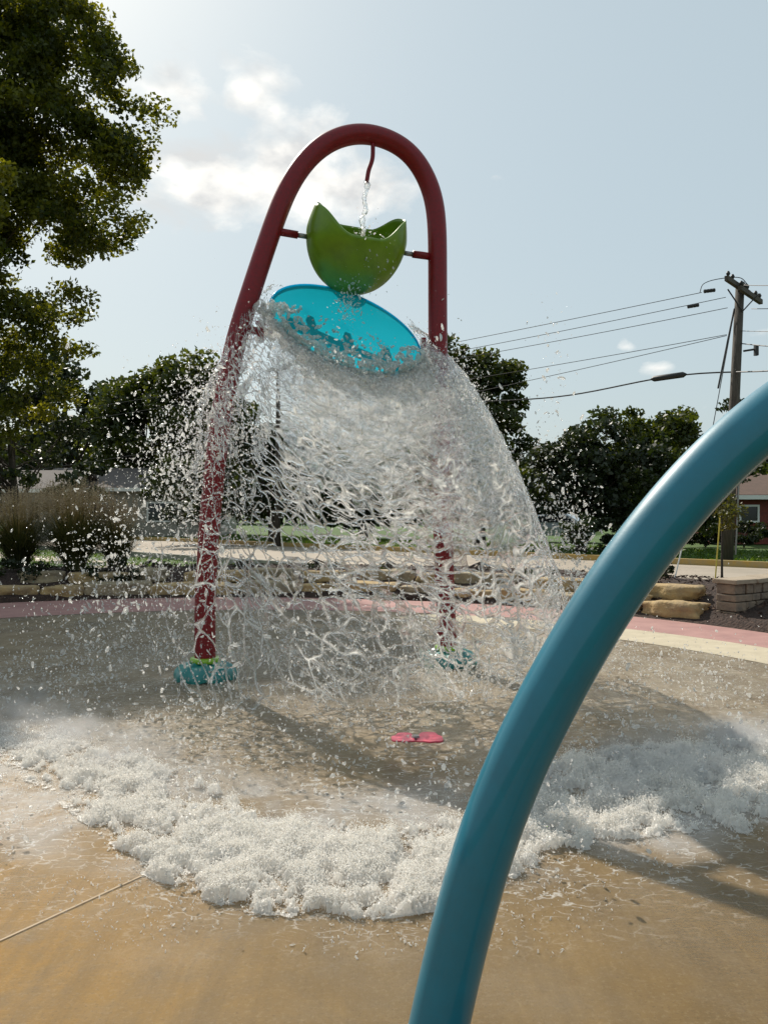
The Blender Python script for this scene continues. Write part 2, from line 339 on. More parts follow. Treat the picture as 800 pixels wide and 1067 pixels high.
def foam_mat():
    m = bpy.data.materials.new('foam'); m.use_nodes = True; nt = m.node_tree; nt.nodes.clear(); N = nt.nodes.new; L = nt.links.new
    out = N('ShaderNodeOutputMaterial'); p = N('ShaderNodeBsdfPrincipled'); p.inputs['Base Color'].default_value = (.93, .92, .90, 1); p.inputs['Roughness'].default_value = .25
    p.inputs['Specular IOR Level'].default_value = .5
    t = N('ShaderNodeBsdfTranslucent'); t.inputs[0].default_value = (.95, .92, .87, 1); tp = N('ShaderNodeBsdfTransparent')
    a = N('ShaderNodeMixShader'); a.inputs[0].default_value = .6; L(p.outputs[0], a.inputs[1]); L(t.outputs[0], a.inputs[2])
    c = N('ShaderNodeMixShader'); c.inputs[0].default_value = .10; L(a.outputs[0], c.inputs[1]); L(tp.outputs[0], c.inputs[2]); L(c.outputs[0], out.inputs[0])
    tc = N('ShaderNodeTexCoord'); n = N('ShaderNodeTexNoise'); n.inputs['Scale'].default_value = 60; n.inputs['Detail'].default_value = 6; L(tc.outputs['Object'], n.inputs['Vector'])
    b = N('ShaderNodeBump'); b.inputs['Strength'].default_value = .6; b.inputs['Distance'].default_value = .008; L(n.outputs[0], b.inputs['Height']); L(b.outputs[0], p.inputs['Normal']); L(b.outputs[0], t.inputs['Normal'])
    return m
M_foam = foam_mat()
M_curtain = water_mat('falling_water', transp=.40, white=.05, rough=.04, wscale=34, wlo=.47, whi=.66, air_glint=.95)
M_dense = water_mat('aerated_water', transp=.3, white=.14, rough=.08, wscale=25, air_glint=.95)
M_drop = water_mat('water_drops', transp=.3, white=.30, rough=.12, wscale=9, wlo=.3, whi=.8)

# ------------------------------------------------------------------ ground and setting
def sheet(name, poly, z, mt, kind='structure'):
    me = bpy.data.meshes.new(name); me.from_pydata([(p[0], p[1], z) for p in poly], [], [tuple(range(len(poly)))]); me.update()
    o = link(name, me, mt); o['kind'] = kind; return o
PC = (-2.5, 6.0); PR = 8.35
sheet('ground', [(-900, -300), (900, -300), (900, 1500), (-900, 1500)], -.03, M_grass)
def circle(c, r, a0=0, a1=360, n=120): return [(c[0] + r * math.cos(R(a0 + (a1 - a0) * i / n)), c[1] + r * math.sin(R(a0 + (a1 - a0) * i / n))) for i in range(n + 1)]
sheet('splash_pad', circle(PC, PR)[:-1], 0, M_pad)
def band(name, cA, rA, cB, rB, z, mt, a0, a1, n=90):
    A = circle(cA, rA, a0, a1, n); B = circle(cB, rB, a0, a1, n)
    V = [(x, y, z) for x, y in A] + [(x, y, z) for x, y in B]; k = n + 1
    o = link(name, npmesh(name, V, [(i, i + 1, k + i + 1, k + i) for i in range(n)]), mt); o['kind'] = 'structure'; return o
band('pad_border', (-1.8, 5.6), 6.9, PC, 8.3, .004, M_pink, -12, 192)
band('dry_pad_edge', (-2.6, 5.0), 7.05, (-1.8, 5.6), 6.895, .004, M_dry, -5, 68)
# saw-cut joints in the pad
def strip(name, a, b, w, z, mt):
    a = Vector(a[:2]); b = Vector(b[:2]); n = (b - a).normalized(); n = Vector((-n.y, n.x)) * w / 2
    return sheet(name, [a - n, b - n, b + n, a + n], z, mt)
M_joint = mat('pale_joint', (.24, .15, .05), .6, coat=.5)
g0 = gnd(-40, 1000); g1 = gnd(420, 790)
strip('pad_joint', g0, gnd(170, 904), .009, .004, M_joint)
# planting bed
Vb = []; prof = [(8.33, .0), (8.5, .10), (9.0, .22), (9.7, .38), (10.3, .42), (11, .40), (12, .12), (13, -.04)]
na = 150
for i in range(na + 1):
    a = R(-35 + 250 * i / na)
    for r, h in prof:
        rr = r + .15 * math.sin(a * 7 + r)
        if r < 8.4: rr = r
        hh = h * (1 + .15 * mnoise.noise(Vector((rr * math.cos(a), rr * math.sin(a), 0))))
        Vb.append((PC[0] + rr * math.cos(a), PC[1] + rr * math.sin(a), hh))
k = len(prof); Fb = [(i * k + j, i * k + j + 1, (i + 1) * k + j + 1, (i + 1) * k + j) for i in range(na) for j in range(k - 1)]
o = link('planting_bed', npmesh('planting_bed', Vb, Fb), M_mulch, smooth=True); o['kind'] = 'structure'
# mulch chips
N_ch = 9000
a = rng.uniform(R(-20), R(150), N_ch); r = rng.uniform(8.5, 11.8, N_ch)
hh = np.interp(r, [p[0] for p in prof], [p[1] for p in prof])
P = np.stack([PC[0] + r * np.cos(a), PC[1] + r * np.sin(a), hh + .02], 1)
def cards(P, size, aspect=.5, flat=0.0, seed=1, droop=0):
    g = np.random.default_rng(seed); n = len(P)
    d = g.normal(size=(n, 3)); d[:, 2] *= (1 - flat); d /= np.linalg.norm(d, axis=1)[:, None]
    e = g.normal(size=(n, 3)); e = np.cross(d, e); e /= np.linalg.norm(e, axis=1)[:, None]
    s = (size * g.uniform(.6, 1.3, n))[:, None]; w = s * aspect
    nn = np.cross(d, e) * s * .12
    V = np.stack([P - d * s * .5, P + e * w * .5 + nn, P + d * s * .5, P - e * w * .5 + nn], 1).reshape(-1, 3)
    Fc = np.arange(n * 4).reshape(-1, 4)
    return V, Fc
V, Fc = cards(P, .07, .4, .6, 3)
o = link('mulch_chips', npmesh('mulch_chips', V, Fc), mat('mulch_chip', (.05, .028, .02), .9, noise=(9, (.13, .08, .055), .4, .7))); o['kind'] = 'stuff'
# road on the diagonal with kerbs
RA = Vector((-14.5, 45.5)); RB = Vector((9.4, 22.8)); rd = (RB - RA).normalized(); rn = Vector((-rd.y, rd.x))  # rn points away to the right/back
if rn.y < 0: rn = -rn
def along(s, off): return RA + rd * s - rn * off
sheet('road', [along(-70, 8.6), along(90, 8.6), along(90, 0), along(-70, 0)], -.02, M_conc)
def kerb(name, off, w, h, mt):
    m = MB(); a = along(-70, off); b = along(90, off); c = (a + b) / 2
    m.box((c.x, c.y, h / 2 - .05), ((b - a).length, w, h), rz=math.atan2(rd.y, rd.x)); o = m.build(name, mt); o['kind'] = 'structure'
kerb('far_kerb', -.1, .18, .2, M_kerb); kerb('near_kerb', 8.7, .18, .2, M_kerbg)
sheet('pavement', [along(-70, 12.2), along(90, 12.2), along(90, 10.6), along(-70, 10.6)], -.022, M_conc)
# grass tufts on the lawn beyond the road
n = 26000; s = rng.uniform(-30, 50, n); off = rng.uniform(-9, -.3, n)
P = np.stack([RA.x + rd.x * s - rn.x * off, RA.y + rd.y * s - rn.y * off, np.full(n, .03)], 1)
V, Fc = cards(P, .22, .25, 0, 5)
me = npmesh('lawn_grass', V, Fc); att = me.attributes.new('tint', 'FLOAT', 'FACE'); att.data.foreach_set('value', rng.random(n).astype(np.float32))
o = link('lawn_grass', me, leaf_mat('lawn_blade', (.05, .12, .012), (.11, .17, .03), .35)); o['kind'] = 'stuff'
n = 26000; s = rng.uniform(-25, 40, n); off = rng.uniform(8.9, 22, n)
P = np.stack([RA.x + rd.x * s - rn.x * off, RA.y + rd.y * s - rn.y * off, np.full(n, .0)], 1)
P = P[np.hypot(P[:, 0] - PC[0], P[:, 1] - PC[1]) > 12.6]
V, Fc = cards(P, .16, .25, 0, 6)
me = npmesh('verge_grass', V, Fc); att = me.attributes.new('tint', 'FLOAT', 'FACE'); att.data.foreach_set('value', rng.random(len(P)).astype(np.float32))
o = link('verge_grass', me, bpy.data.materials['lawn_blade']); o['kind'] = 'stuff'

# ------------------------------------------------------------------ limestone slabs
ORD = ['first', 'second', 'third', 'fourth', 'fifth', 'sixth', 'seventh', 'eighth', 'ninth', 'tenth', 'eleventh', 'twelfth', 'thirteenth', 'fourteenth', 'fifteenth', 'sixteenth', 'seventeenth', 'eighteenth', 'nineteenth', 'twentieth']
def rock(size, seed):
    bm = bmesh.new(); bmesh.ops.create_cube(bm, size=1)
    bmesh.ops.subdivide_edges(bm, edges=bm.edges[:], cuts=9, use_grid_fill=True)
    sx, sy, sz = size
    for v in bm.verts:
        p = v.co.copy()
        q = Vector((p.x * sx, p.y * sy, p.z * sz))
        # round the corners, chip the faces
        rr = .04
        lim = Vector((max(sx / 2 - rr, .01), max(sy / 2 - rr, .01), max(sz / 2 - rr, .01)))
        c = Vector([max(-lim[i], min(lim[i], q[i])) for i in range(3)]); d = q - c
        if d.length > 0: q = c + d.normalized() * min(d.length, rr)
        n1 = mnoise.noise(q * 3 + Vector((seed * 9.1, 0, 0))); n2 = mnoise.noise(q * 9 + Vector((0, seed * 5.3, 0))); n3 = mnoise.noise(q * 22 + Vector((0, 0, seed)))
        dirn = q.normalized() if q.length else Vector((0, 0, 1))
        q += Vector((dirn.x, dirn.y, dirn.z * .55)) * (n1 * .075 + n2 * .055 + n3 * .03)
        v.co = q
    me = bpy.data.meshes.new('limestone_slab'); bm.to_mesh(me); bm.free(); me.update(); return me
def slab(ang, r, z, size, seed, label, group, mt, rot=0):
    me = rock(size, seed); o = link('limestone_slab', me, mt, smooth=True)
    o.location = (PC[0] + r * math.cos(R(ang)), PC[1] + r * math.sin(R(ang)), z + size[2] / 2 - .02); o.rotation_euler = (R(random.uniform(-3, 3)), R(random.uniform(-2, 2)), R(ang - 90 + rot))
    tag(o, label, 'boulder', group)
# front tier, counted from the block wall leftwards
ang = 36.9; i = 0
sizes = [.92, .66, 1.0, .8, 1.1, .7, .95, .85, 1.05, .7, .9, 1.1, .75, .95, .8, 1.1, .9]
while ang < 125 and i < 17:
    w = sizes[i]; da = math.degrees(w / 8.62); h = [.25, .28, .24, .27, .22][i % 5]
    slab(ang + da / 2, 8.66, 0, (w - .03, .42, h), i + 1, 'weathered limestone slab in the low front row, %s from the curved block wall' % ORD[i], 'limestone slabs edging the planting bed, front row', (M_lime_stone, M_lime_stone, M_lime_stone2)[i % 3])
    ang += da; i += 1
ang = 39.2; i = 0
while ang < 122 and i < 14:
    w = [1.0, .8, .95, 1.15, .7][i % 5]; da = math.degrees(w / 9.2)
    slab(ang + da / 2, 9.22 + .06 * math.sin(i * 3), .22, (w - .06, .42, .21 + .03 * (i % 2)), i + 31, 'weathered limestone slab in the raised back row, %s from the curved block wall' % ORD[i], 'limestone slabs edging the planting bed, back row', (M_lime_stone, M_lime_stone2)[i % 2])
    ang += da + (2.0 if i % 3 == 2 else .2); i += 1
# ------------------------------------------------------------------ curved block wall at the right
rw = empty('retaining_wall', (4.72, 11.15, 0)); tag(rw, 'low curved wall of split tan blocks with flat cap stones beside the mulch', 'wall')
blk = MB(); capm = MB(); path = []
# world path: starts at px 752, bends away to the right
wp = smooth_path([(4.60, 11.0, 0), (5.0, 11.25, 0), (5.6, 11.75, 0), (6.4, 12.1, 0), (7.4, 12.0, 0), (8.4, 11.6, 0)], 14)
Lc = [0]
for a_, b_ in zip(wp, wp[1:]): Lc.append(Lc[-1] + (b_ - a_).length)
def wpos(s):
    s = max(0, min(Lc[-1] - 1e-4, s))
    for q in range(len(Lc) - 1):
        if Lc[q + 1] >= s:
            t = (s - Lc[q]) / (Lc[q + 1] - Lc[q]); d = (wp[q + 1] - wp[q]).normalized(); return wp[q].lerp(wp[q + 1], t), math.atan2(d.y, d.x)
courses = [(.0, .16), (.16, .13), (.29, .10), (.39, .14)]
for ci, (z0, h) in enumerate(courses):
    s = 0 if ci % 2 == 0 else 0
    first = True
    while s < Lc[-1] - .05:
        w = (.36 if ci % 2 == 0 else .24) if first else random.choice([.16, .22, .3, .36]); first = False
        p, an = wpos(s + w / 2)
        blk.box((p.x - EPS if False else p.x - 4.72, p.y - 11.15 + random.uniform(-.012, .012), z0 + h / 2), (w - .012, .30 + random.uniform(-.015, .015), h - .010), rz=an)
        s += w
s = -.03
while s < Lc[-1] - .1:
    p, an = wpos(s + .22); capm.box((p.x - 4.72, p.y - 11.15, .53 + .03 + random.uniform(-.003, .003)), (.43, .38, .062), rz=an); s += .435
blk.build('block_courses', M_block, rw, bevel=.012); capm.build('cap_stones', M_cap, rw, bevel=.01)
# ------------------------------------------------------------------ splash structure: arch
arch = empty('dumping_bucket_arch', (0, 7.7, 0)); tag(arch, 'tall dark red tubular arch standing astride the splash pad', 'water feature')
def depth(px): return 7.36 + (px - 214) * (8.02 - 7.36) / (468 - 214)
AP = [(214, 706), (213.5, 650), (215, 600), (220.5, 520), (231, 430), (245, 358), (262, 303), (279.5, 250), (298, 200), (320, 166), (346, 146), (376, 139), (406, 146), (430, 163), (447, 192), (455, 228), (455.8, 290), (456.3, 380), (459, 480), (461.5, 560), (464.5, 640), (467.5, 694)]
def apt(px, py): y = depth(px); p = at(px, py, y); return Vector((p.x, p.y - 7.7, p.z))
pts = smooth_path([apt(*q) for q in AP], 8)
for _ in range(14): pts = [pts[0]] + [pts[q] * .5 + (pts[q - 1] + pts[q + 1]) * .25 for q in range(1, len(pts) - 1)] + [pts[-1]]
pts[0].z = 0; pts[-1].z = 0
MB().tube(pts, .0935, 28).build('arch_tube', M_red, arch, smooth=True)
def foot(px, first):
    y = depth(px); q = (AP[0] if first else AP[-1]); c = apt(*q); c.z = 0
    # lumpy petalled skirt
    bm = bmesh.new(); V = []; Fc = []; seg = 72; prof = [(.27, 0), (.275, .03), (.262, .075), (.225, .115), (.17, .14), (.10, .15)]
    for (r_, z_) in prof:
        for k_ in range(seg):
            a_ = 2 * math.pi * k_ / seg; lob = 1 + .10 * abs(math.cos(a_ * 4)) ** .6 * (1 if r_ > .18 else .3) - .06
            V.append((c.x + r_ * lob * math.cos(a_), c.y + r_ * lob * math.sin(a_), z_ + .012 * math.sin(a_ * 8)))
    for i_ in range(len(prof) - 1):
        for k_ in range(seg):
            a_ = i_ * seg + k_; b_ = i_ * seg + (k_ + 1) % seg; Fc.append((a_, b_, b_ + seg, a_ + seg))
    bm.free(); o = link('foot_skirt', npmesh('foot_skirt', V, Fc), M_teal, arch, smooth=True)
    MB().tube([(c.x, c.y, .142), (c.x, c.y, .15), (c.x, c.y, .185), (c.x, c.y, .19)], [.125, .135, .135, .122], 32).build('foot_collar', M_lime, arch, smooth=True)
foot(214, True); foot(468, False)
# side arms carrying the bucket
def relpt(px, py, y): p = at(px, py, y); return (p.x, p.y - 7.7, p.z)
ax_l = Vector(relpt(305, 245, 7.60)); ax_r = Vector(relpt(434, 266, 7.93))
bl = Vector(relpt(281, 240, 7.53)); br = Vector(relpt(452, 268, 7.98))
adir = (ax_r - ax_l).normalized()
MB().tube([bl, Vector(relpt(310, 245, 7.61))], .036, 18).build('bucket_arm', M_red, arch, smooth=True)
MB().tube([br, Vector(relpt(430, 265, 7.925))], .036, 18).build('bucket_arm', M_red, arch, smooth=True)
MB().tube([Vector(relpt(309, 245, 7.61)), Vector(relpt(321, 247, 7.64))], .023, 14).build('pivot_pin', M_steel, arch, smooth=True)
MB().tube([Vector(relpt(431, 265.5, 7.925)), Vector(relpt(419, 263.5, 7.90))], .023, 14).build('pivot_pin', M_steel, arch, smooth=True)
# feed pipe hanging from the crown
MB().tube(smooth_path([relpt(388.5, 148, 7.80), relpt(388, 165, 7.80), relpt(384, 178, 7.80), relpt(382, 190, 7.80)], 6), .021, 14).build('feed_pipe', M_red, arch, smooth=True)
# bucket -----------------------------------------------------------
def ss_(a, b, x):
    t = max(0, min(1, (x - a) / (b - a))); return t * t * (3 - 2 * t)
def bucket():
    c = (ax_l + ax_r) / 2; c = Vector((c.x, c.y, c.z)); e1 = adir; e3 = Vector((0, 0, 1)); e2 = e3.cross(e1).normalized(); e3 = e1.cross(e2)
    # e1 along the pivots, e2 away from the camera, e3 up
    W = .485; D = .33; n1, n2 = 72, 26; V = []; Fc = []
    th = .016
    def P(u, v, inner):
        # u in 0..2pi around the rim, v 0 bottom .. 1 rim
        a = u; cu, su = math.cos(a), math.sin(a)
        rimh = (.19 * ss_(.20, 1.0, -cu) if cu < 0 else .17 * ss_(.35, 1.0, cu)) + .10
        zz = -.50 + v * (rimh + .50)
        t = (zz + .50) / .56
        t = max(0, min(1.9, t)); w = math.sqrt(max(0, 1 - (1 - min(t, 1)) ** 2.0)) 
        if t > 1: w = 1 - .34 * (t - 1) ** 1.3
        k_ = (1 - (th / W if inner else 0))
        x = W * w * cu * k_ * (1.0 if abs(cu) > 0 else 1); y = D * w * su * (1 - (th / D if inner else 0)); z = zz + (th * .8 * (1 - v) if inner else 0)
        p = Vector((x, y, z))
        return p
    M = Matrix.Rotation(R(27), 3, 'X')      # mouth tipped to the camera after the dump
    for inner in (0, 1):
        for j in range(n2 + 1):
            vv = (j / n2) ** 1.0
            for i_ in range(n1):
                p = P(2 * math.pi * i_ / n1, .002 + .998 * vv, inner); p = M @ p
                V.append(c + e1 * p.x + e2 * p.y + e3 * (p.z + .03))
    off = (n2 + 1) * n1
    for j in range(n2):
        for i_ in range(n1):
            a_ = j * n1 + i_; b_ = j * n1 + (i_ + 1) % n1
            Fc.append((a_, b_, b_ + n1, a_ + n1)); Fc.append((off + a_, off + a_ + n1, off + b_ + n1, off + b_))
    for i_ in range(n1):
        a_ = n2 * n1 + i_; b_ = n2 * n1 + (i_ + 1) % n1; Fc.append((a_, b_, off + b_, off + a_))
    return V, Fc
V, Fc = bucket(); bk = link('tipping_bucket', npmesh('tipping_bucket', V, Fc), M_green, arch, smooth=True); bk['label'] = 'lime green scoop shaped bucket with raised ends'
# shield -------------------------------------------------------------
DC = Vector(at(361, 344, 7.62)); DR = .745
tilt = R(51); roll = R(22)
e1 = Vector((math.cos(roll), .10, -math.sin(roll))).normalized()
nrm = Vector((0, -math.sin(tilt), math.cos(tilt))); nrm = (nrm - e1 * nrm.dot(e1)).normalized(); e2 = nrm.cross(e1).normalized()   # e2 : up-slope, away
if e2.y > 0: e2 = -e2            # make it down-slope, to the camera
V = []; seg = 96; rings = [0, .1, .2, .3, .4, .5, .6, .7, .8, .88, .95, 1.0]
def dp(r_, a_, t): 
    dome = .03 * (1 - r_ * r_)
    p = DC + e1 * DR * r_ * math.cos(a_) + e2 * DR * .68 * r_ * math.sin(a_) + nrm * (dome + t); return (p.x, p.y - 7.7, p.z)
Fc = []
for r_ in rings[1:]:
    for k_ in range(seg): V.append(dp(r_, 2 * math.pi * k_ / seg, 0))
K = len(rings) - 1; V.append(dp(0, 0, 0))
for j in range(K - 1):
    for k_ in range(seg):
        a_ = j * seg + k_; b_ = j * seg + (k_ + 1) % seg; Fc.append((a_, a_ + seg, b_ + seg, b_))
for k_ in range(seg): Fc.append((k_, (k_ + 1) % seg, K * seg))
m = MB(); m.add(V, Fc); sh = m.build('splash_shield', M_shield, arch, smooth=True); sh['label'] = 'translucent bright blue tilted disc under the bucket'
MB().tube([dp(1.0, 2 * math.pi * k_ / 72, 0) for k_ in range(73)], .011, 8, cap=False).build('shield_rim', M_shield, arch, smooth=True)
bb = bmesh.new(); bb.from_mesh(sh.data); bmesh.ops.recalc_face_normals(bb, faces=bb.faces[:]); bb.to_mesh(sh.data); bb.free()
# bracket behind the disc
u1 = DC + e1 * -.62 - nrm * .065; u2 = DC + e1 * .62 - nrm * .065
rel = lambda p: Vector((p.x, p.y - 7.7, p.z))
br_l = Vector(apt(250, 343)); br_r = Vector(apt(456.5, 366))
br_ = MB(); br_.tube([br_l, rel(at(283, 347, 7.55))], .036, 16); br_.tube([rel(at(283, 347, 7.55)), rel(u1)], .036, 16)
br_.build('shield_arm', M_red, arch, smooth=True)
MB().tube([rel(u2), br_r], .036, 16).build('shield_arm', M_red, arch, smooth=True)
MB().tube([rel(u1), rel(u2)], .024, 16).build('shield_crossbar', M_red, arch, smooth=True)
cl = MB(); pc = Vector(relpt(272, 345.5, 7.53)); cl.box(pc, (.05, .1, .16)); cl.box(pc + Vector((.0, -.02, .07)), (.09, .08, .03)); cl.build('clamp_plate', M_red, arch, bevel=.006)
cl = MB(); pc = Vector(relpt(441, 362, 7.9)); cl.box(pc, (.05, .1, .17)); cl.build('clamp_plate', M_red, arch, bevel=.006)
for s_ in (-.40, -.04, .36):
    m = MB(); p_ = rel(DC + e1 * s_ - nrm * .035); m.box(p_, (.05, .08, .06), rot=Matrix((e1, -e2, nrm)).transposed()); m.tube([p_, rel(DC + e1 * s_ + nrm * .0)], .02, 8)
    m.build('shield_mount', M_black, arch)
# ------------------------------------------------------------------ blue hoop in the foreground
hoop = empty('blue_spray_hoop', (.13, 2.3, 0)); tag(hoop, 'thick glossy blue tube curving up across the right foreground', 'spray hoop')
HP = [(452, 1093), (459.5, 1060), (473.5, 986), (488.5, 928), (504.5, 877), (517, 839), (538.5, 791), (559, 748), (586, 697), (617, 642), (649, 594), (683.5, 549), (713, 515), (744, 482), (771, 456), (803, 429), (850, 394), (905, 363), (965, 340), (1030, 326), (1100, 321)]
pp = [Vector(((q[0] - 400) / F * 2.3 - .13, 0, EYE + (HY - q[1]) / F * 2.3)) for q in HP]
apex = pp[-1].x; full = pp + [Vector((2 * apex - p.x, 0, p.z)) for p in reversed(pp[:-1])]
full = smooth_path(full, 6)
for _ in range(160): full = [full[0]] + [full[q] * .5 + (full[q - 1] + full[q + 1]) * .25 for q in range(1, len(full) - 1)] + [full[-1]]
full[0].z = 0; full[-1].z = 0
MB().tube(full, .0845, 48).build('hoop_tube', M_blue, hoop, smooth=True)
MB().tube([(full[0].x, 0, .0), (full[0].x, 0, .012)], .1, 40).build('base_flange', M_steel, hoop, smooth=False)
MB().tube([(full[-1].x, 0, .0), (full[-1].x, 0, .015)], .14, 40).build('base_flange', M_steel, hoop, smooth=False)
# ------------------------------------------------------------------ ground nozzle: painted pink spots
gp = gnd(433, 770); nz = empty('ground_spray_nozzle', (gp.x, gp.y, 0)); tag(nz, 'flat pink red nozzle cover set in the wet concrete between the legs', 'nozzle')
for dx, s_ in ((-.075, .085), (.085, .095)):
    V = []; n_ = 28
    for k_ in range(n_):
        a_ = 2 * math.pi * k_ / n_; rr = s_ * (1 + .12 * math.sin(a_ * 3 + dx * 40) + .06 * math.sin(a_ * 7))
        V.append((dx + rr * math.cos(a_), rr * 1.25 * math.sin(a_), .008))
    V += [(x, y, .0) for x, y, z in V]
    fs = [tuple(range(n_))] + [(k_, n_ + k_, n_ + (k_ + 1) % n_, (k_ + 1) % n_) for k_ in range(n_)]
    m = MB(); m.add(V, fs); m.build('painted_cover', M_mark, nz)
MB().tube([(0, 0, 0), (0, 0, .02)], [.028, .024], 16).build('nozzle_head', M_steel, nz)

# ------------------------------------------------------------------ trees
def tree(name, label, base, trunk_h, lobes, leaf, n_leaves, mt, tr_r=.2, clump=(.35, .8), seed=1, group=None, cat='tree', limbs=True, flat=.15, fill=.75, bark=None):
    g = np.random.default_rng(seed); rnd = random.Random(seed)
    t = empty(name, base); tag(t, label, cat, group)
    vols = np.array([l[3] * l[4] * l[5] for l in lobes]); vols = vols / vols.sum()
    nc = max(6, int(n_leaves / 140)); which = g.choice(len(lobes), nc, p=vols)
    L = np.array(lobes)[which]
    d = g.normal(size=(nc, 3)); d /= np.linalg.norm(d, axis=1)[:, None]
    rr = g.uniform(0, 1, nc) ** (1 / (3 + 3 * fill)); 
    C = L[:, :3] + d * rr[:, None] * L[:, 3:6]
    cr = g.uniform(clump[0], clump[1], nc)
    per = g.multinomial(n_leaves, cr ** 2 / (cr ** 2).sum()); ci = np.repeat(np.arange(nc), per)
    d = g.normal(size=(n_leaves, 3)); d /= np.linalg.norm(d, axis=1)[:, None]
    P = C[ci] + d * (g.uniform(0, 1, n_leaves) ** .5 * cr[ci])[:, None] * np.array([1, 1, .62])
    P = P - np.array(base)
    V, Fc = cards(P, leaf, .62, flat, seed)
    me = npmesh('crown', V, Fc)
    ct = g.normal(.42, .22, nc); tint = np.clip(ct[ci] + g.normal(0, .16, n_leaves), 0, 1).astype(np.float32)
    me.attributes.new('tint', 'FLOAT', 'FACE').data.foreach_set('value', tint)
    link('crown', me, mt, t)
    m = MB(); bx, by, bz = base
    top = Vector((np.mean([l[0] for l in lobes]) - bx, np.mean([l[1] for l in lobes]) - by, max(l[2] for l in lobes) - bz))
    tp = [Vector((0, 0, -.1)), Vector((top.x * .08, top.y * .08, trunk_h * .5)), Vector((top.x * .3, top.y * .3, trunk_h)), Vector((top.x * .8, top.y * .8, trunk_h + (top.z - trunk_h) * .6)), top]
    tp = smooth_path(tp, 5); nn = len(tp)
    m.tube(tp, [tr_r * (1.25 if i_ == 0 else 1) * (1 - .88 * i_ / nn) for i_ in range(nn)], 10)
    if limbs:
        for j in g.choice(nc, min(nc, 34), replace=False):
            e = Vector(C[j] - np.array(base)); k_ = rnd.uniform(.35, .8); s0 = tp[int(k_ * (nn - 1))]
            if e.z < s0.z: s0 = tp[int(.42 * (nn - 1))]
            mid = s0.lerp(e, .5) + Vector((rnd.uniform(-.2, .2), rnd.uniform(-.2, .2), rnd.uniform(-.1, .25))) * (e - s0).length * .4
            r0 = tr_r * .32 * (1.1 - k_)
            m.tube(smooth_path([s0, mid, e], 4), [r0 * (1 - .85 * q / 8) + .004 for q in range(9)], 5, cap=False)
    m.build('trunk', bark or M_bark, t, smooth=True)
    return t
def lobe(px, py, y, wpx, hpx, dy=None):
    p = at(px, py, y); return (p.x, p.y, p.z, wpx / 2 / F * y, dy if dy else wpx / 2 / F * y, hpx / 2 / F * y)
Y = 26.0
big = [lobe(-30, 70, Y, 200, 190), lobe(60, 60, Y, 130, 130), lobe(110, 105, Y - .4, 100, 90), lobe(60, 165, Y, 170, 110), lobe(120, 160, Y, 80, 60), lobe(30, 22, Y, 150, 90), lobe(-60, 180, Y, 200, 180), lobe(90, 230, Y, 120, 56),
       lobe(30, 235, Y + .5, 150, 70), lobe(-40, 320, Y, 130, 110), lobe(55, 320, Y, 84, 50), lobe(60, 372, Y, 70, 50), lobe(35, 420, Y, 70, 60), lobe(20, 355, Y, 100, 80), lobe(-10, 420, Y, 80, 100), lobe(-140, 100, Y + 1, 200, 240)]
tree('maple_tree', 'big yellow green tree overhanging the left edge with sun through its leaves', (-18.5, 27, 0), 5.2, big, .17, 120000, M_leafA, .30, (.35, .85), 11, flat=.1, fill=.7)
tree('maple_tree', 'nearer maple whose crown only just enters at the far left edge', (-8.6, 13.4, 0), 4.2, [lobe(-78, 190, 13, 150, 120), lobe(-70, 270, 13, 120, 80), lobe(-120, 330, 13, 150, 120)], .11, 26000, M_leafA, .16, (.2, .45), 23, flat=.1, fill=.7)
# trees behind, left to right
tree('dark_tree', 'dark dense tree at the left edge behind the tall ornamental grass', (at(20, 500, 27).x, 27, 0), 2, [lobe(15, 455, 27, 130, 130), lobe(70, 470, 27, 70, 100), lobe(-60, 440, 27, 150, 200)], .2, 9000, M_leafB, .2, (.3, .8), 12)
tree('broad_tree', 'dark tree rising behind the left end of the grey roof', (at(80, 500, 58).x, 58, 0), 4, [lobe(85, 440, 58, 90, 130), lobe(60, 420, 58, 80, 80), lobe(105, 415, 58, 40, 50), lobe(20, 430, 58, 90, 130)], .42, 9000, M_leafB, .4, (.8, 1.7), 13)
tree('broad_tree', 'green tree behind the grey roof, just left of the taller one', (at(150, 500, 55).x, 55, 0), 4, [lobe(150, 450, 55, 90, 110), lobe(135, 420, 55, 55, 50), lobe(160, 410, 55, 50, 40)], .4, 9000, M_leafC, .4, (.8, 1.7), 14)
tree('broad_tree', 'tallest green tree behind the left leg of the red arch', (at(205, 500, 52).x, 52, 0), 4, [lobe(205, 440, 52, 90, 140), lobe(200, 395, 52, 60, 50), lobe(235, 430, 52, 60, 90)], .4, 11000, M_leafC, .4, (.8, 1.6), 15)
tree('round_tree', 'rounded tree seen through the falling water left of centre', (at(285, 500, 38).x, 38, 0), 2, [lobe(285, 492, 38, 110, 90), lobe(265, 470, 38, 50, 50), lobe(310, 470, 38, 50, 44), lobe(200, 510, 38, 90, 60)], .3, 9000, M_leafB, .25, (.5, 1.1), 16)
tree('low_tree', 'low dark tree behind the curtain of water at the centre', (at(380, 530, 46).x, 46, 0), 2, [lobe(380, 515, 46, 120, 70), lobe(340, 500, 46, 60, 40), lobe(430, 505, 46, 70, 60)], .35, 8000, M_leafB, .25, (.6, 1.2), 17)
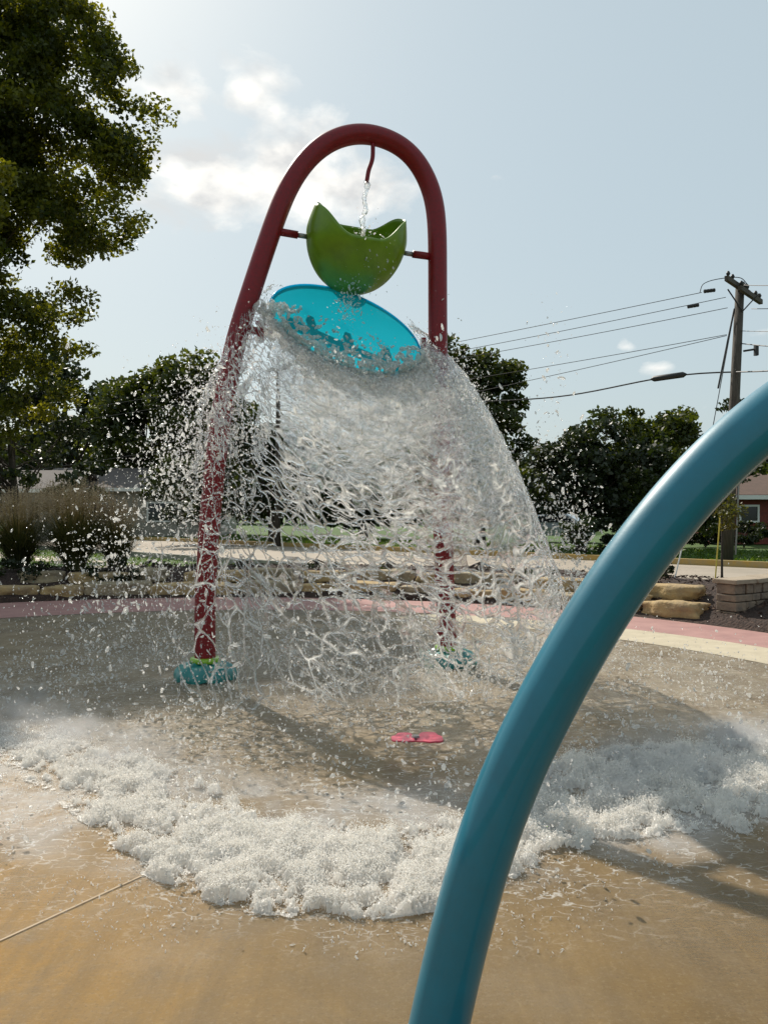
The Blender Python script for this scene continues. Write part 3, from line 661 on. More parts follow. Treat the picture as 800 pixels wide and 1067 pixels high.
tree('tall_tree', 'tall ragged tree just right of the red arch', (at(500, 540, 36).x, 36, 0), 2.5, [lobe(497, 455, 36, 100, 110), lobe(480, 395, 36, 56, 60), lobe(512, 388, 36, 50, 50), lobe(530, 430, 36, 50, 70), lobe(455, 380, 36, 30, 40), lobe(450, 440, 36, 50, 110), lobe(490, 515, 36, 110, 60), lobe(538, 440, 36, 36, 70), lobe(505, 415, 36, 84, 80), lobe(476, 368, 36, 30, 34)], .25, 24000, M_leafC, .28, (.35, .8), 18)
tree('bushy_tree', 'dark spreading tree right of the ragged tall tree', (at(605, 540, 30).x, 30, 0), 1.6, [lobe(600, 500, 30, 100, 90), lobe(590, 470, 30, 60, 50), lobe(630, 462, 30, 60, 60), lobe(655, 500, 30, 70, 100)], .22, 12000, M_leafB, .22, (.35, .8), 19)
tree('bushy_tree', 'dark bushy tree touching the blue tube from behind', (at(700, 540, 33).x, 33, 0), 1.6, [lobe(690, 480, 33, 110, 90), lobe(665, 450, 33, 60, 50), lobe(708, 447, 33, 60, 44), lobe(640, 450, 33, 40, 40), lobe(740, 500, 33, 90, 100)], .23, 12000, M_leafC, .22, (.35, .8), 20)
tree('broad_tree', 'tree behind the brown roofed house at the right edge', (at(800, 500, 60).x, 60, 0), 4, [lobe(800, 460, 60, 90, 90), lobe(765, 445, 60, 50, 50), lobe(850, 450, 60, 120, 110)], .4, 7000, M_leafB, .4, (.7, 1.5), 21)
tree('small_tree', 'small dark tree in front of the grey roofed house', (at(90, 540, 36).x, 36, 0), 1.4, [lobe(90, 505, 36, 34, 44), lobe(86, 525, 36, 44, 40), lobe(48, 522, 36, 28, 40)], .22, 2600, M_leafB, .1, (.25, .5), 22)
# bushes
def bush(name, label, px, py, y, w, h, n, mt=M_shrub, leaf=.12, seed=1, group=None, z0=None, clump=(.15, .35)):
    p = at(px, py, y); zb = z0 if z0 is not None else 0
    return tree(name, label, (p.x, y, zb), max(.15, (p.z - zb) * .5), [lobe(px, py, y, w, h), lobe(px, py + h * .15, y, w * .9, h * .8)], leaf, n, mt, .04, clump, seed, group, 'shrub', fill=1)
bush('clipped_bush', 'round clipped green bush on the lawn under the dark trees', 602, 549, 27, 34, 32, 3000, seed=31, leaf=.10)
bush('low_bush', 'low dark bush behind the left edge of the blue tube', 640, 560, 28, 54, 34, 2500, M_leafB, .12, 32)
for i_, (px, w) in enumerate(((690, 60), (735, 50), (775, 50), (815, 50))):
    bush('hedge_bush', 'dark clipped hedge bush, %s from the left, before the brick house' % ORD[i_], px, 554, 35, w, 28, 2600, M_leafB, .13, 40 + i_, 'hedge before the brick house')
lb = ['left of the left red leg', 'hugging the left red leg', 'right of the left red leg', 'at the middle of the bed', 'left of the right red leg', 'right of the right red leg', 'at the right end behind the water']
for i_, (px, py, y, w, h) in enumerate(((160, 597, 16.5, 60, 26), (212, 597, 16.5, 50, 24), (255, 600, 16.3, 50, 24), (330, 598, 16.4, 60, 22), (405, 600, 16, 60, 18), (500, 602, 15.5, 60, 20), (560, 606, 14.5, 50, 22))):
    bush('bed_shrub', 'low leafy shrub in the planting bed, ' + lb[i_], px, py, y, w, h, 2200, (M_leafB, M_shrub)[i_ > 3], .07, 50 + i_, 'low shrubs in the planting bed', z0=.4, clump=(.08, .2))
bush('bed_shrub', 'small dark mound of leaves beside the white stake', 693, 594, 13.6, 18, 16, 700, M_leafB, .04, 60, z0=.4, clump=(.05, .1))
# distant woods
n = 60000; xs = rng.uniform(-110, 110, n); top = 9.5 + 5 * (fbm(xs / 12., xs * 0, 3) - .5) * 2 + 1.2 * (vnoise(xs / 1.7, xs * 0, 9) - .5); zs = rng.random(n) ** .8 * (top - rng.random(n) ** 3 * 2); ys = 105 + rng.uniform(-6, 6, n)
V, Fc = cards(np.stack([xs, ys, np.maximum(zs, .2)], 1), .95, .7, .1, 70); me = npmesh('distant_woods', V, Fc)
me.attributes.new('tint', 'FLOAT', 'FACE').data.foreach_set('value', np.clip(vnoise(xs / 2, zs / 2, 4) + rng.normal(0, .15, n), 0, 1).astype(np.float32))
o = link('distant_woods', me, M_leafC); o['kind'] = 'stuff'
# ornamental grasses
def ograss(label, px, y, w, ztop, seed, nb=1600, npl=130):
    g = random.Random(seed); base = at(px, 600, y); z0 = .42; t = empty('ornamental_grass', (base.x, y, z0)); tag(t, label, 'grass clump', 'tall ornamental grasses at the left')
    H = EYE + (HY - ztop) / F * y - z0; wm = w / F * y / 2
    def blade(V, Fc, h, spread, wd, segs=4):
        a = g.uniform(0, 6.283); sp = g.uniform(.1, 1) * spread; b0 = Vector((math.cos(a), math.sin(a), 0)) * g.uniform(0, .16)
        side = Vector((-math.sin(a + g.uniform(-1, 1)), math.cos(a), 0)) * wd; o_ = len(V)
        for s_ in range(segs + 1):
            t_ = s_ / segs; p = b0 + Vector((math.cos(a) * sp * t_ ** 1.8, math.sin(a) * sp * t_ ** 1.8, h * (t_ - .12 * t_ ** 3 * sp)))
            ww = side * (1 - t_ * .85); V += [p - ww, p + ww]
        for s_ in range(segs): Fc.append((o_ + 2 * s_, o_ + 2 * s_ + 1, o_ + 2 * s_ + 3, o_ + 2 * s_ + 2))
        return p
    V = []; Fc = []
    for _ in range(nb): blade(V, Fc, H * g.uniform(.35, .72), wm * 1.35, .009)
    me = npmesh('blades', [tuple(v) for v in V], Fc); me.attributes.new('tint', 'FLOAT', 'FACE').data.foreach_set('value', rng.random(len(Fc)).astype(np.float32)); link('blades', me, M_blade, t)
    V = []; Fc = []; tips = []
    for _ in range(npl * 3): tips.append(blade(V, Fc, H * g.uniform(.68, .97), wm * .95, .006))
    me = npmesh('stalks', [tuple(v) for v in V], Fc); me.attributes.new('tint', 'FLOAT', 'FACE').data.foreach_set('value', rng.random(len(Fc)).astype(np.float32)); link('stalks', me, M_stalk, t)
    P = []
    for tp_ in tips:
        L_ = g.uniform(.22, .42)
        for _ in range(26):
            k_ = g.random(); P.append((tp_.x + g.gauss(0, .012) * (1.3 - k_), tp_.y + g.gauss(0, .012), tp_.z - L_ * .6 + L_ * k_))
    V, Fc = cards(np.array(P), .03, .3, 0, seed); link('plumes', npmesh('plumes', V, Fc), M_plume, t)
ograss('tall dry ornamental grass, leftmost clump against the photo edge', 20, 15.6, 74, 508, 81)
ograss('tallest brown plumed ornamental grass in the middle of the three clumps', 78, 15.2, 76, 500, 82, 2200, 170)
ograss('thinner ornamental grass clump, rightmost and nearest the spray', 122, 15.6, 40, 520, 83, 1000, 80)
# dark low shrubs under the ornamental grass
bush('bed_shrub', 'dark low shrub beneath the leftmost ornamental grass', 30, 597, 14.9, 90, 26, 2600, M_leafB, .06, 84, z0=.35, clump=(.08, .2))
bush('bed_shrub', 'dark low shrub beneath the rightmost ornamental grass', 118, 598, 15.0, 60, 24, 2000, M_leafB, .06, 85, z0=.35, clump=(.08, .2))
# ------------------------------------------------------------------ young staked tree
y = 14.2; b = at(752, 600, y)
tree('young_tree', 'thin young tree with sparse yellowing leaves before the utility pole', (b.x, y, .4), .9, [lobe(752, 520, y, 30, 60), lobe(756, 545, y, 34, 50), lobe(748, 560, y, 20, 30)], .065, 800, M_pale_leaf, .022, (.12, .28), 90)
st = MB().tube([(at(745, 603, 13.8).x, 13.8, .35), at(750, 540, 13.9)], .012, 8).build('plant_stake', M_yellow); tag(st, 'thin yellow stake leaning beside the young tree', 'stake')
st = MB().tube([(at(703, 598, 13.4).x, 13.4, .42), at(714, 556, 13.4)], .012, 8).build('plant_stake', M_white); tag(st, 'thin white stake leaning in the mulch right of the blue tube', 'stake')
# ------------------------------------------------------------------ utility poles and wires
def upole(px_t, px_b, y, ytop, label, arms=True, w=.15):
    b = at(px_b, 600, y); p = at(px_t, ytop, y); t = empty('utility_pole', (b.x, y, 0)); tag(t, label, 'utility pole', None)
    top = Vector((p.x - b.x, 0, p.z)); MB().tube([(0, 0, -.1), top * .5, top], [w * 1.2, w, w * .82], 14).build('pole_shaft', M_wood, t, smooth=True)
    if arms:
        for off, z_, a_ in ((-.2, -.12, R(50)), (.2, -.14, R(50))):
            c = top + Vector((.40 if off > 0 else -.15, off, z_ - (.14 if off > 0 else 0))); MB().box(c, (2.1, .11, .14), rot=Matrix.Rotation(a_, 3, 'Z')).build('cross_arm', M_wood, t)
            for s_ in (-.9, -.5, .5, .9):
                q = c + Matrix.Rotation(a_, 3, 'Z') @ Vector((s_, 0, .07)); MB().tube([q, q + Vector((0, 0, .06)), q + Vector((0, 0, .09)), q + Vector((0, 0, .16))], [.02, .045, .06, .03], 10).build('insulator', M_black, t, smooth=True)
        for s_ in (-.45, .45):
            MB().tube([top + Vector((s_, -.2, -.28 - s_ * .15)), top + Vector((0, -.16, -.85))], .02, 6).build('arm_brace', M_black, t)
        MB().box(top + Vector((.38, -.2, -2.0)), (.10, .12, .3)).tube([top + Vector((.05, -.1, -2.0)), top + Vector((.45, -.2, -1.95))], .03, 8).build('cutout_switch', M_black, t)
        MB().tube([top * .45 + Vector((w * 1.1 + .04, -.05, 0)), top * .03 + Vector((w * 1.2 + .04, -.05, 0))], .035, 8).build('conduit', M_steel, t)
    return t
YA = 24; YB = 36; YCC = 60
upole(771, 757, YA, 296, 'weathered wooden utility pole with crossarms at the right')
upole(290, 289, YB, 372, 'thin distant utility pole seen through the falling water', arms=False, w=.11)
def wire(name, a, b, sag, r, label, thick=None, grp='overhead wires'):
    a = Vector(a); b = Vector(b); P = []
    for i_ in range(41):
        t = i_ / 40; p = a.lerp(b, t); p.z -= sag * 4 * t * (1 - t); 
        if thick: p.z += thick * math.sin(t * 15) * (1 - t) ** 2
        P.append(p)
    o = MB().tube(P, r, 6).build(name, M_wire); tag(o, label, 'wire', grp); return P
wl_ = 'thin overhead wire between the poles, %s from the top'
for i_, (p0, q0) in enumerate((((731, 305), 392), ((756, 310), 398), ((758, 321), 404), ((757, 349), 424), ((757, 350), 449))):
    A = at(*p0, YA); B = at(290, q0, YB); wire('overhead_wire', A, B, .12 if i_ else .05, .010, wl_ % ORD[i_]); 
    if i_ in (0, 2, 4): wire('overhead_wire', B, at(-150, q0 + 62, YCC), .3, .012, 'thin overhead wire crossing the left trees, %s from the top' % ORD[i_ // 2])
P_ = wire('overhead_cable', at(764, 388, YA), at(290, 432, YB), .25, .024, 'thick black overhead cable drooping left from the pole', thick=.16)
c = P_[4]; d_ = (P_[5] - P_[3]).normalized(); o = MB().tube([c - d_ * .55, c - d_ * .45, c + d_ * .45, c + d_ * .55], [.03, .09, .09, .03], 10).build('splice_case', M_black, smooth=True); tag(o, 'black splice case hanging on the thick cable', 'splice case')
for i_, (p0, p1) in enumerate((((762, 297), (860, 296)), ((783, 322), (860, 318)), ((770, 345), (860, 344)), ((770, 358), (860, 364)), ((764, 388), (860, 382)))):
    wire('overhead_wire', at(*p0, YA), at(p1[0], p1[1], YA - 4), .03, (.012, .012, .010, .016, .022)[i_], 'overhead wire leaving the frame right of the pole, %s from the top' % ORD[i_], grp='wires to the right')
wire('guy_wire', at(766, 318, YA), at(738, 470, YA - .5), 0, .012, 'slanting guy wire running down left of the pole', grp=None)
wire('guy_wire', at(765, 322, YA), at(748, 405, YA - .2), 0, .028, 'thick black service drop close against the pole', grp=None)
o = MB().tube(smooth_path([at(729, 305, YA), at(733, 296, YA), at(748, 291, YA), at(770, 289.5, YA), at(779, 297, YA)], 6), .012, 6).build('jumper_wire', M_wire); tag(o, 'looped jumper wire over the top of the pole', 'wire')
for i_, (p0, p1) in enumerate((((733, 304), (745, 302.5)), ((716, 320), (728, 318)))):
    a_, b_ = at(*p0, YA), at(*p1, YA); m = MB()
    for k_ in range(4): q = a_.lerp(b_, (k_ + .5) / 4); m.tube([q - (b_ - a_) * .09, q + (b_ - a_) * .09], .055, 10)
    m.tube([a_, b_], .03, 6); o = m.build('strain_insulator', M_black); tag(o, ('black strain insulator on the topmost wire by the crossarm', 'black strain insulator on the second wire, lower left of the crossarm')[i_], 'insulator')
# ------------------------------------------------------------------ houses
def house(name, label, x0, x1, y, eave, ridge, depth_, wallm, roofm, wins, rz=0, door=None):
    t = empty(name, ((x0 + x1) / 2, y, 0), rz); tag(t, label, 'house'); W = x1 - x0; h = W / 2
    MB().box((0, depth_ / 2, eave / 2), (W, depth_, eave)).build('wall', wallm, t)
    o_ = .45; m = MB(); V = []
    for dz in (0, .16):
        V += [(-h - o_, -o_, eave + .02 + dz), (h + o_, -o_, eave + .02 + dz), (h + o_, depth_ / 2, ridge + dz), (-h - o_, depth_ / 2, ridge + dz), (h + o_, depth_ + o_, eave + .02 + dz), (-h - o_, depth_ + o_, eave + .02 + dz)]
    Fc = [(0, 1, 2, 3), (3, 2, 4, 5), (6, 9, 8, 7), (9, 11, 10, 8), (0, 6, 7, 1), (5, 4, 10, 11), (0, 3, 9, 6), (3, 5, 11, 9), (1, 7, 8, 2), (2, 8, 10, 4)]
    m.add(V, Fc); m.build('roof', roofm, t)
    for sx in (-h + .02, h - .02): MB().add([(sx, .0, eave), (sx, depth_, eave), (sx, depth_ / 2, ridge - .03)], [(0, 1, 2)]).build('gable', M_siding, t)
    MB().box((0, -o_ - .02, eave + .06), (W + 2 * o_, .04, .2)).build('fascia', M_white, t)
    for (wx, wz, ww, wh) in wins:
        f = empty('window', (0, 0, 0)); f.parent = t
        fm = MB(); b_ = .09
        for dx, dz, sx, sz in ((0, wh / 2, ww + b_, b_), (0, -wh / 2, ww + b_, b_), (-ww / 2, 0, b_, wh - b_), (ww / 2, 0, b_, wh - b_)): fm.box((wx + dx, -.03, wz + dz), (sx, .09, sz))
        fm.build('frame', M_white, f); MB().box((wx, -.012, wz), (ww - b_, .03, wh - b_)).build('pane', M_glass, f)
    return t
xl = at(52, 500, 50).x; xr = at(228, 500, 50).x
house('ranch_house', 'low pale house with a long grey roof beyond the road at left', xl, xr, 48, 2.75, 4.15, 8, M_siding, M_shingle, [(-4.0, 1.55, 1.3, 1.0), (-1.5, 1.55, 1.0, 1.0), (2.2, 1.5, 1.6, 1.1)])
gx = at(44, 500, 46).x
house('garage', 'small pale garage at the left end of the grey roofed house', gx - 1.6, gx + 1.6, 45, 2.6, 3.8, 6, M_siding, M_shingle, [(0, 1.4, .8, .8)])
xh = at(742, 500, 38).x
house('brick_house', 'brick house with brown shingle roof at the right edge', xh, xh + 13, 38, 2.12, 3.35, 8, M_brick, M_shingle_b, [(-6.5 + (780 - 742) / F * 38, 1.42, .85, .75), (0, 1.4, 1.4, .9), (3.5, 1.4, 1.2, .9)])
o = MB().box((xh + 1.0 - .55, 37.97, 1.06), (1.1, .05, 2.1)).build('siding_panel', M_siding); o.parent = [q for q in bpy.data.objects if q.name.startswith('brick_house')][0]; o.location = (-o.parent.location.x, -38, 0)
# ------------------------------------------------------------------ parked car
def car():
    p = gnd(573, 566); y = 41; x = at(578, 550, y).x; t = empty('parked_car', (x, y, -.02), R(-25)); tag(t, 'pale grey car parked beyond the lawn under the dark trees', 'car')
    prof = [(-2.15, .35), (-2.2, .62), (-2.1, .85), (-1.2, .98), (-.65, 1.38), (.75, 1.42), (1.4, 1.02), (2.1, .92), (2.2, .6), (2.12, .35)]
    def ext(pr, hw, inset=0):
        V = [(a_, -hw + (inset if b_ > 1 else 0), b_) for a_, b_ in pr] + [(a_, hw - (inset if b_ > 1 else 0), b_) for a_, b_ in pr]; n_ = len(pr)
        return V, [tuple(range(n_)), tuple(range(2 * n_ - 1, n_ - 1, -1))] + [(i_, i_ + n_, (i_ + 1) % n_ + n_, (i_ + 1) % n_) for i_ in range(n_)]
    m = MB(); m.add(*ext(prof, .88, .15)); m.build('body', M_car, t, bevel=.04)
    m = MB(); m.add(*ext([(-1.05, 1.0), (-.62, 1.32), (.70, 1.36), (1.22, 1.02)], .895, .14)); m.build('side_window', M_glass, t)
    for sx in (-1.4, 1.4):
        for sy in (-.82, .82):
            w = empty('wheel', (sx, sy, .33)); w.parent = t; MB().tube([(0, -.1, 0), (0, .1, 0)], .33, 20).build('tyre', M_tyre, w, smooth=False); MB().tube([(0, -.108, 0), (0, .108, 0)], .2, 14).build('rim', M_steel, w)
    for sy in (-.6, .6): MB().box((-2.17, sy, .68), (.08, .36, .14)).build('headlight', M_white, t)
car()

# ------------------------------------------------------------------ WATER
def shell(name, P, T, mt, keep, label=None, air_glint=None):
    """P: (m,n,3) mid surface, T: (m,n) half thickness; closed film wherever T>0"""
    m_, n_ = T.shape
    du = np.gradient(P, axis=1); dv = np.gradient(P, axis=0); N_ = np.cross(du, dv); N_ /= (np.linalg.norm(N_, axis=2)[..., None] + 1e-9)
    A = (P + N_ * T[..., None]).reshape(-1, 3); B = (P - N_ * T[..., None]).reshape(-1, 3)
    t = (T > 1e-5); idx = np.arange(m_ * n_).reshape(m_, n_)
    q = (t[:-1, :-1] | t[1:, :-1] | t[:-1, 1:] | t[1:, 1:])
    f = np.stack([idx[:-1, :-1][q], idx[:-1, 1:][q], idx[1:, 1:][q], idx[1:, :-1][q]], 1)
    Fc = np.concatenate([f, f[:, ::-1] + m_ * n_]); V = np.concatenate([A, B])
    flat0 = np.concatenate([np.arange(m_ * n_), np.where(T.ravel() > 1e-5, np.arange(m_ * n_) + m_ * n_, np.arange(m_ * n_))])  # weld rims
    Fc = flat0[Fc]
    used = np.unique(Fc); rm = np.full(len(V), -1, dtype=np.int64); rm[used] = np.arange(len(used))
    me = npmesh(name, V[used], rm[Fc]); o = link(name, me, mt, smooth=True); o['kind'] = 'stuff'
    av = np.concatenate([(air_glint if air_glint is not None else np.full(T.shape, .5)).ravel()] * 2)[used]; me.attributes.new('air_glint', 'FLOAT', 'POINT').data.foreach_set('value', av.astype(np.float32))
    if label: o['label'] = label
    return o
G = 9.81
def vec(v): return np.array([v.x, v.y, v.z])
E1, E2, NN, DCn = vec(e1), vec(e2), vec(nrm), vec(DC)
EV = np.array([0, -math.cos(R(38)), -math.sin(R(38))])
def ballistic(phi, t, speed, r0=.98, lift=.0):
    d = np.cos(phi)[..., None] * E1 + np.sin(phi)[..., None] * E2
    p = DCn + (np.cos(phi)[..., None] * E1 +    .68 * np.sin(phi)[..., None] * E2) * DR * r0 + NN * .05
    v = (np.cos(phi)[..., None] * E1 + np.sin(phi)[..., None] * EV) * speed[..., None] + NN * lift
    return p + v * t[..., None] + np.array([0, 0, -.5 * G]) * (t[..., None] ** 2)
def sstep(a, b, x): t = np.clip((x - a) / (b - a), 0, 1); return t * t * (3 - 2 * t)
def curtain(name, seed, ph0, ph1, t0, t1, nu, nv, cu, cv, base_w, thick, sp, mt, dens, rip=.02, lift=0., cutoff=0):
    ph = np.linspace(R(ph0), R(ph1), nu)[None, :] * np.ones((nv, 1)); tt = np.linspace(t0, t1, nv)[:, None] * np.ones((1, nu))
    spd = sp(ph, tt) * (1 + .10 * (fbm(ph * 3, tt * 2, seed + 3) - .5) + .025 * (vnoise(ph * 12, tt * 7, seed + 4) - .5))
    wx = (fbm(ph * 5, tt * 14, seed, 3) - .5) * .20; wy = (fbm(ph * 5 + 9, tt * 14, seed + 5, 3) - .5) * .045
    x = (ph + wx) / cu; yv = (tt + wy) / cv
    f1, f2 = voro(x, yv, seed); e = (f2 - f1)
    f1b, f2b = voro(x * 2.3 + 4, yv * 2.3, seed + 8)
    D = dens(ph, tt)                                  # 0 none .. 1 closed film
    w1 = 1 - e / (base_w * (.25 + 1.5 * D ** 1.5)); w2 = (1 - (f2b - f1b) / (base_w * (.2 + 1.1 * D ** 1.5))) * .4 - .1
    w = np.maximum(w1, w2)
    gate = fbm(ph * 6, tt * 12, seed + 21, 4)
    w = np.where(D > .72, np.maximum(w, (D - .72) * 3.0 * (.3 + .7 * vnoise(x * 3, yv * 3, seed + 2))), w)
    w = w - np.clip((.56 - D) * 1.4, 0, 2) * sstep(.35, .62, gate) * 1.6
    w = np.where(D <= .01, 0, w)
    w = np.clip(w, 0, 1); film = sstep(.40, .62, D + .30 * (gate - .5)) * (D > .01)
    T = thick * np.sqrt(w) * (.55 + .9 * vnoise(x * 1.3, yv * 1.3, seed + 6)); T = np.maximum(T, np.where(film > .02, .0009, 0))
    AIR_GLINT = w ** 1.3 * np.clip(.06 + 3.2 * (fbm(ph * 13, tt * 34, seed + 50, 3) - .44), 0.02, 1)  # whitens the ridges: aerated water plus sun glints painted in
    P = ballistic(ph, tt, spd, lift=lift)
    du = np.gradient(P, axis=1); dv = np.gradient(P, axis=0); N_ = np.cross(du, dv); N_ /= (np.linalg.norm(N_, axis=2)[..., None] + 1e-9)
    g = np.clip(tt / .25, .15, 1)
    r_ = (fbm(ph * 7, tt * 34, seed + 30, 3, g=.4) - .5) * 2 * rip * 1.5 + (fbm(x * .9, yv * .9, seed + 31, 2) - .5) * rip * 2.0
    P = P + N_ * (r_ * g)[..., None]
    T = np.where(P[..., 2] < .03, 0, T)
    return shell(name, P, T, mt, None, 'sheet of falling water torn into a lacy net', AIR_GLINT), P, T
deg = np.degrees
# phi: 0 = right rim, 90 = toward the camera, 180 = left rim
def sp_main(ph, t): 
    d = deg(ph); return np.interp(d, [-60, -20, 10, 40, 80, 120, 150, 175, 200, 240], [1.9, 2.5, 2.62, 2.35, 2.0, 1.7, 1.45, 1.35, 1.2, 1.0])
def dens_main(ph, t):
    d = deg(ph)
    a = np.interp(d, [-60, -35, -10, 25, 55, 80, 100, 118, 135, 150, 175, 200, 230], [0, .15, .70, .84, .80, .85, .86, .45, .35, .40, .20, .0, 0])
    tend = np.interp(d, [-60, -20, 20, 60, 120, 180, 230], [.45, .60, .66, .66, .60, .48, .4]) + .10 * (fbm(ph * 7, t * 0 + 3.3, 77) - .5)
    fall = 1 - sstep(.08, .52, t) * np.interp(d, [20, 75], [.50, .68])
    return np.clip(a * fall, 0, 1) * (1 - sstep(tend - .04, tend + .01, t))
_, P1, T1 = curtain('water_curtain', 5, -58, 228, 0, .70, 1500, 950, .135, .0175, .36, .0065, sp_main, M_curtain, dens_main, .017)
def dens_in(ph, t):
    d = deg(ph); a = np.interp(d, [-20, 10, 40, 70, 90, 108, 130], [0, .4, .6, .88, .84, .4, 0]); return a * (1 - sstep(.06, .46, t) * .75) * (1 - sstep(.42, .48, t + .06 * (vnoise(ph * 9, ph * 0, 3) - .5)))
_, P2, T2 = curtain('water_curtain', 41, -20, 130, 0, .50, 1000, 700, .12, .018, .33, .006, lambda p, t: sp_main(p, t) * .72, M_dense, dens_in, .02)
def dens_web(ph, t):
    d = deg(ph); return np.interp(d, [20, 40, 120, 150], [0, .36, .34, 0]) * sstep(.42, .48, t) * (1 - sstep(.70, .76, t))
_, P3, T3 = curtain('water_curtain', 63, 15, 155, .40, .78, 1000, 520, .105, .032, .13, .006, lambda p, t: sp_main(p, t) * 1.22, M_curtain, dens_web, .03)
# frothy head where the dump bursts on the shield
n_u, n_v = 420, 260
uu = np.linspace(R(-4), R(166), n_u)[None, :] * np.ones((n_v, 1)); vv = np.linspace(.30, 1.22, n_v)[:, None] * np.ones((1, n_u))
d = np.cos(uu)[..., None] * E1 +    .68 * np.sin(uu)[..., None] * E2
ff = fbm(uu * 9, vv * 14, 201, 5); P = DCn + d * (DR * vv)[..., None] + NN * (.03 + .12 * (ff - .35) + .05 * (vv < 1))[..., None]; P[..., 2] -= np.clip(vv - 1, 0, 1) ** 2 * 1.2
w = sstep(.50, .62, fbm(uu * 14, vv * 22, 207, 4) + .14 * sstep(.80, 1.0, vv) - .22 * (1 - sstep(.5, .85, vv)) - .12 * (np.sin(uu) < .1))
o = shell('water_froth', P, np.where(w > 0, .010 * np.sqrt(w), 0), M_dense, None, 'frothy burst of water over the blue disc')

# droplets --------------------------------------------------------------
def ico(sub=2):
    bm = bmesh.new(); bmesh.ops.create_icosphere(bm, subdivisions=sub, radius=1); V = np.array([v.co[:] for v in bm.verts]); Fc = np.array([[v.index for v in f.verts] for f in bm.faces]); bm.free(); return V, Fc
SPH = ico(2); LOW = ico(1)
def drops(name, P, rad, mt, seed, stretch=1.5, label=None, low=False):
    IV, IF = LOW if low else SPH
    g = np.random.default_rng(seed); n = len(P); P = np.asarray(P)
    d = g.normal(size=(n, 3)) * np.array([.6, .6, 1]); d /= np.linalg.norm(d, axis=1)[:, None]
    s = 1 + (stretch - 1) * g.random(n) * 2
    B = IV[None] * rad[:, None, None] * (1 + .35 * g.normal(size=(n, len(IV), 1)) * .5)
    al = (B * d[:, None, :]).sum(2)[..., None] * d[:, None, :]
    B = B + al * (s - 1)[:, None, None] - (B - al) * .18
    V = (B + P[:, None, :]).reshape(-1, 3); Fc = (IF[None] + (np.arange(n) * len(IV))[:, None, None]).reshape(-1, 3)
    ok = P[:, 2] > -.01
    o = link(name, npmesh(name, V, Fc), mt, smooth=True); o['kind'] = 'stuff'
    if label: o['label'] = label
    return o
def sample_curtain(P, T, n, spread, g, wt_=None):
    fl = P.reshape(-1, 3); w = (T.ravel() > 1e-5).astype(float)
    if wt_ is not None: w = w * wt_.ravel()
    i_ = g.choice(len(fl), n, p=w / w.sum()); return fl[i_] + g.normal(size=(n, 3)) * spread
g = np.random.default_rng(99)
def lognr(n, med, sg): return np.clip(med * np.exp(g.normal(0, sg, n)), .0012, .016)
parts = [sample_curtain(P1, T1, 2200, .04, g), sample_curtain(P2, T2, 800, .08, g), sample_curtain(P1, T1, 900, .14, g), sample_curtain(P3, T3, 1500, .08, g)]
def cloud(px, py, y, sx, sy, sd, n):
    p = at(px, py, y); k_ = y / F; return np.stack([p.x + g.normal(size=n) * sx * k_, p.y + g.normal(size=n) * sd, p.z + g.normal(size=n) * sy * k_], 1)
parts += [cloud(232, 430, 7.3, 22, 34, .2, 2600), cloud(205, 470, 7.2, 34, 42, .25, 2600), cloud(170, 520, 7.0, 42, 52, .3, 1600), cloud(120, 610, 6.8, 48, 36, .4, 1900), cloud(215, 600, 7.2, 22, 60, .2, 900), cloud(90, 690, 6.8, 60, 28, .5, 700),
          cloud(258, 372, 7.5, 10, 16, .1, 500), cloud(572, 380, 6.8, 12, 45, .1, 130), cloud(560, 470, 6.8, 22, 30, .2, 300), cloud(480, 420, 7.1, 16, 24, .15, 900), cloud(588, 560, 6.6, 14, 34, .3, 1100), cloud(598, 620, 6.6, 20, 26, .3, 1000),
          cloud(362, 378, 7.0, 50, 9, .12, 1000), cloud(360, 345, 7.4, 24, 14, .12, 60), cloud(390, 275, 7.6, 14, 22, .1, 110), cloud(365, 318, 7.55, 7, 12, .05, 320), cloud(378, 245, 7.75, 8, 8, .08, 90), cloud(460, 560, 7.9, 10, 80, .1, 900),
          cloud(340, 690, 6.4, 90, 40, .5, 1600), cloud(500, 680, 6.4, 60, 40, .5, 1200)]
PD = np.concatenate(parts); PD = PD[PD[:, 2] > .02]; PD = PD[PD[:, 1] > 3.5]
drops('water_spray', PD, lognr(len(PD), .0028, .7), M_drop, 5, 1.9, 'cloud of flying droplets round the water curtain')
# splashing on the pad: crowns and hopping drops over a disc
n = 15000; rr = 3.7 * np.sqrt(g.random(n)); aa = g.uniform(0, 2 * np.pi, n); X = -.1 + rr * np.cos(aa) * 1.05; Yy = 6.9 + rr * np.sin(aa)
kk = fbm(X * 2.2, Yy * 2.2, 301, 4); ok = kk > .45; X, Yy, kk = X[ok], Yy[ok], kk[ok]
Z = .004 + np.abs(g.exponential(.035, len(X))) * (1 + 3 * (kk > .6))
drops('pad_splash', np.stack([X, Yy, Z], 1), lognr(len(X), .0045, .45), M_drop, 6, 1.5, 'droplets hopping off the wet pad')
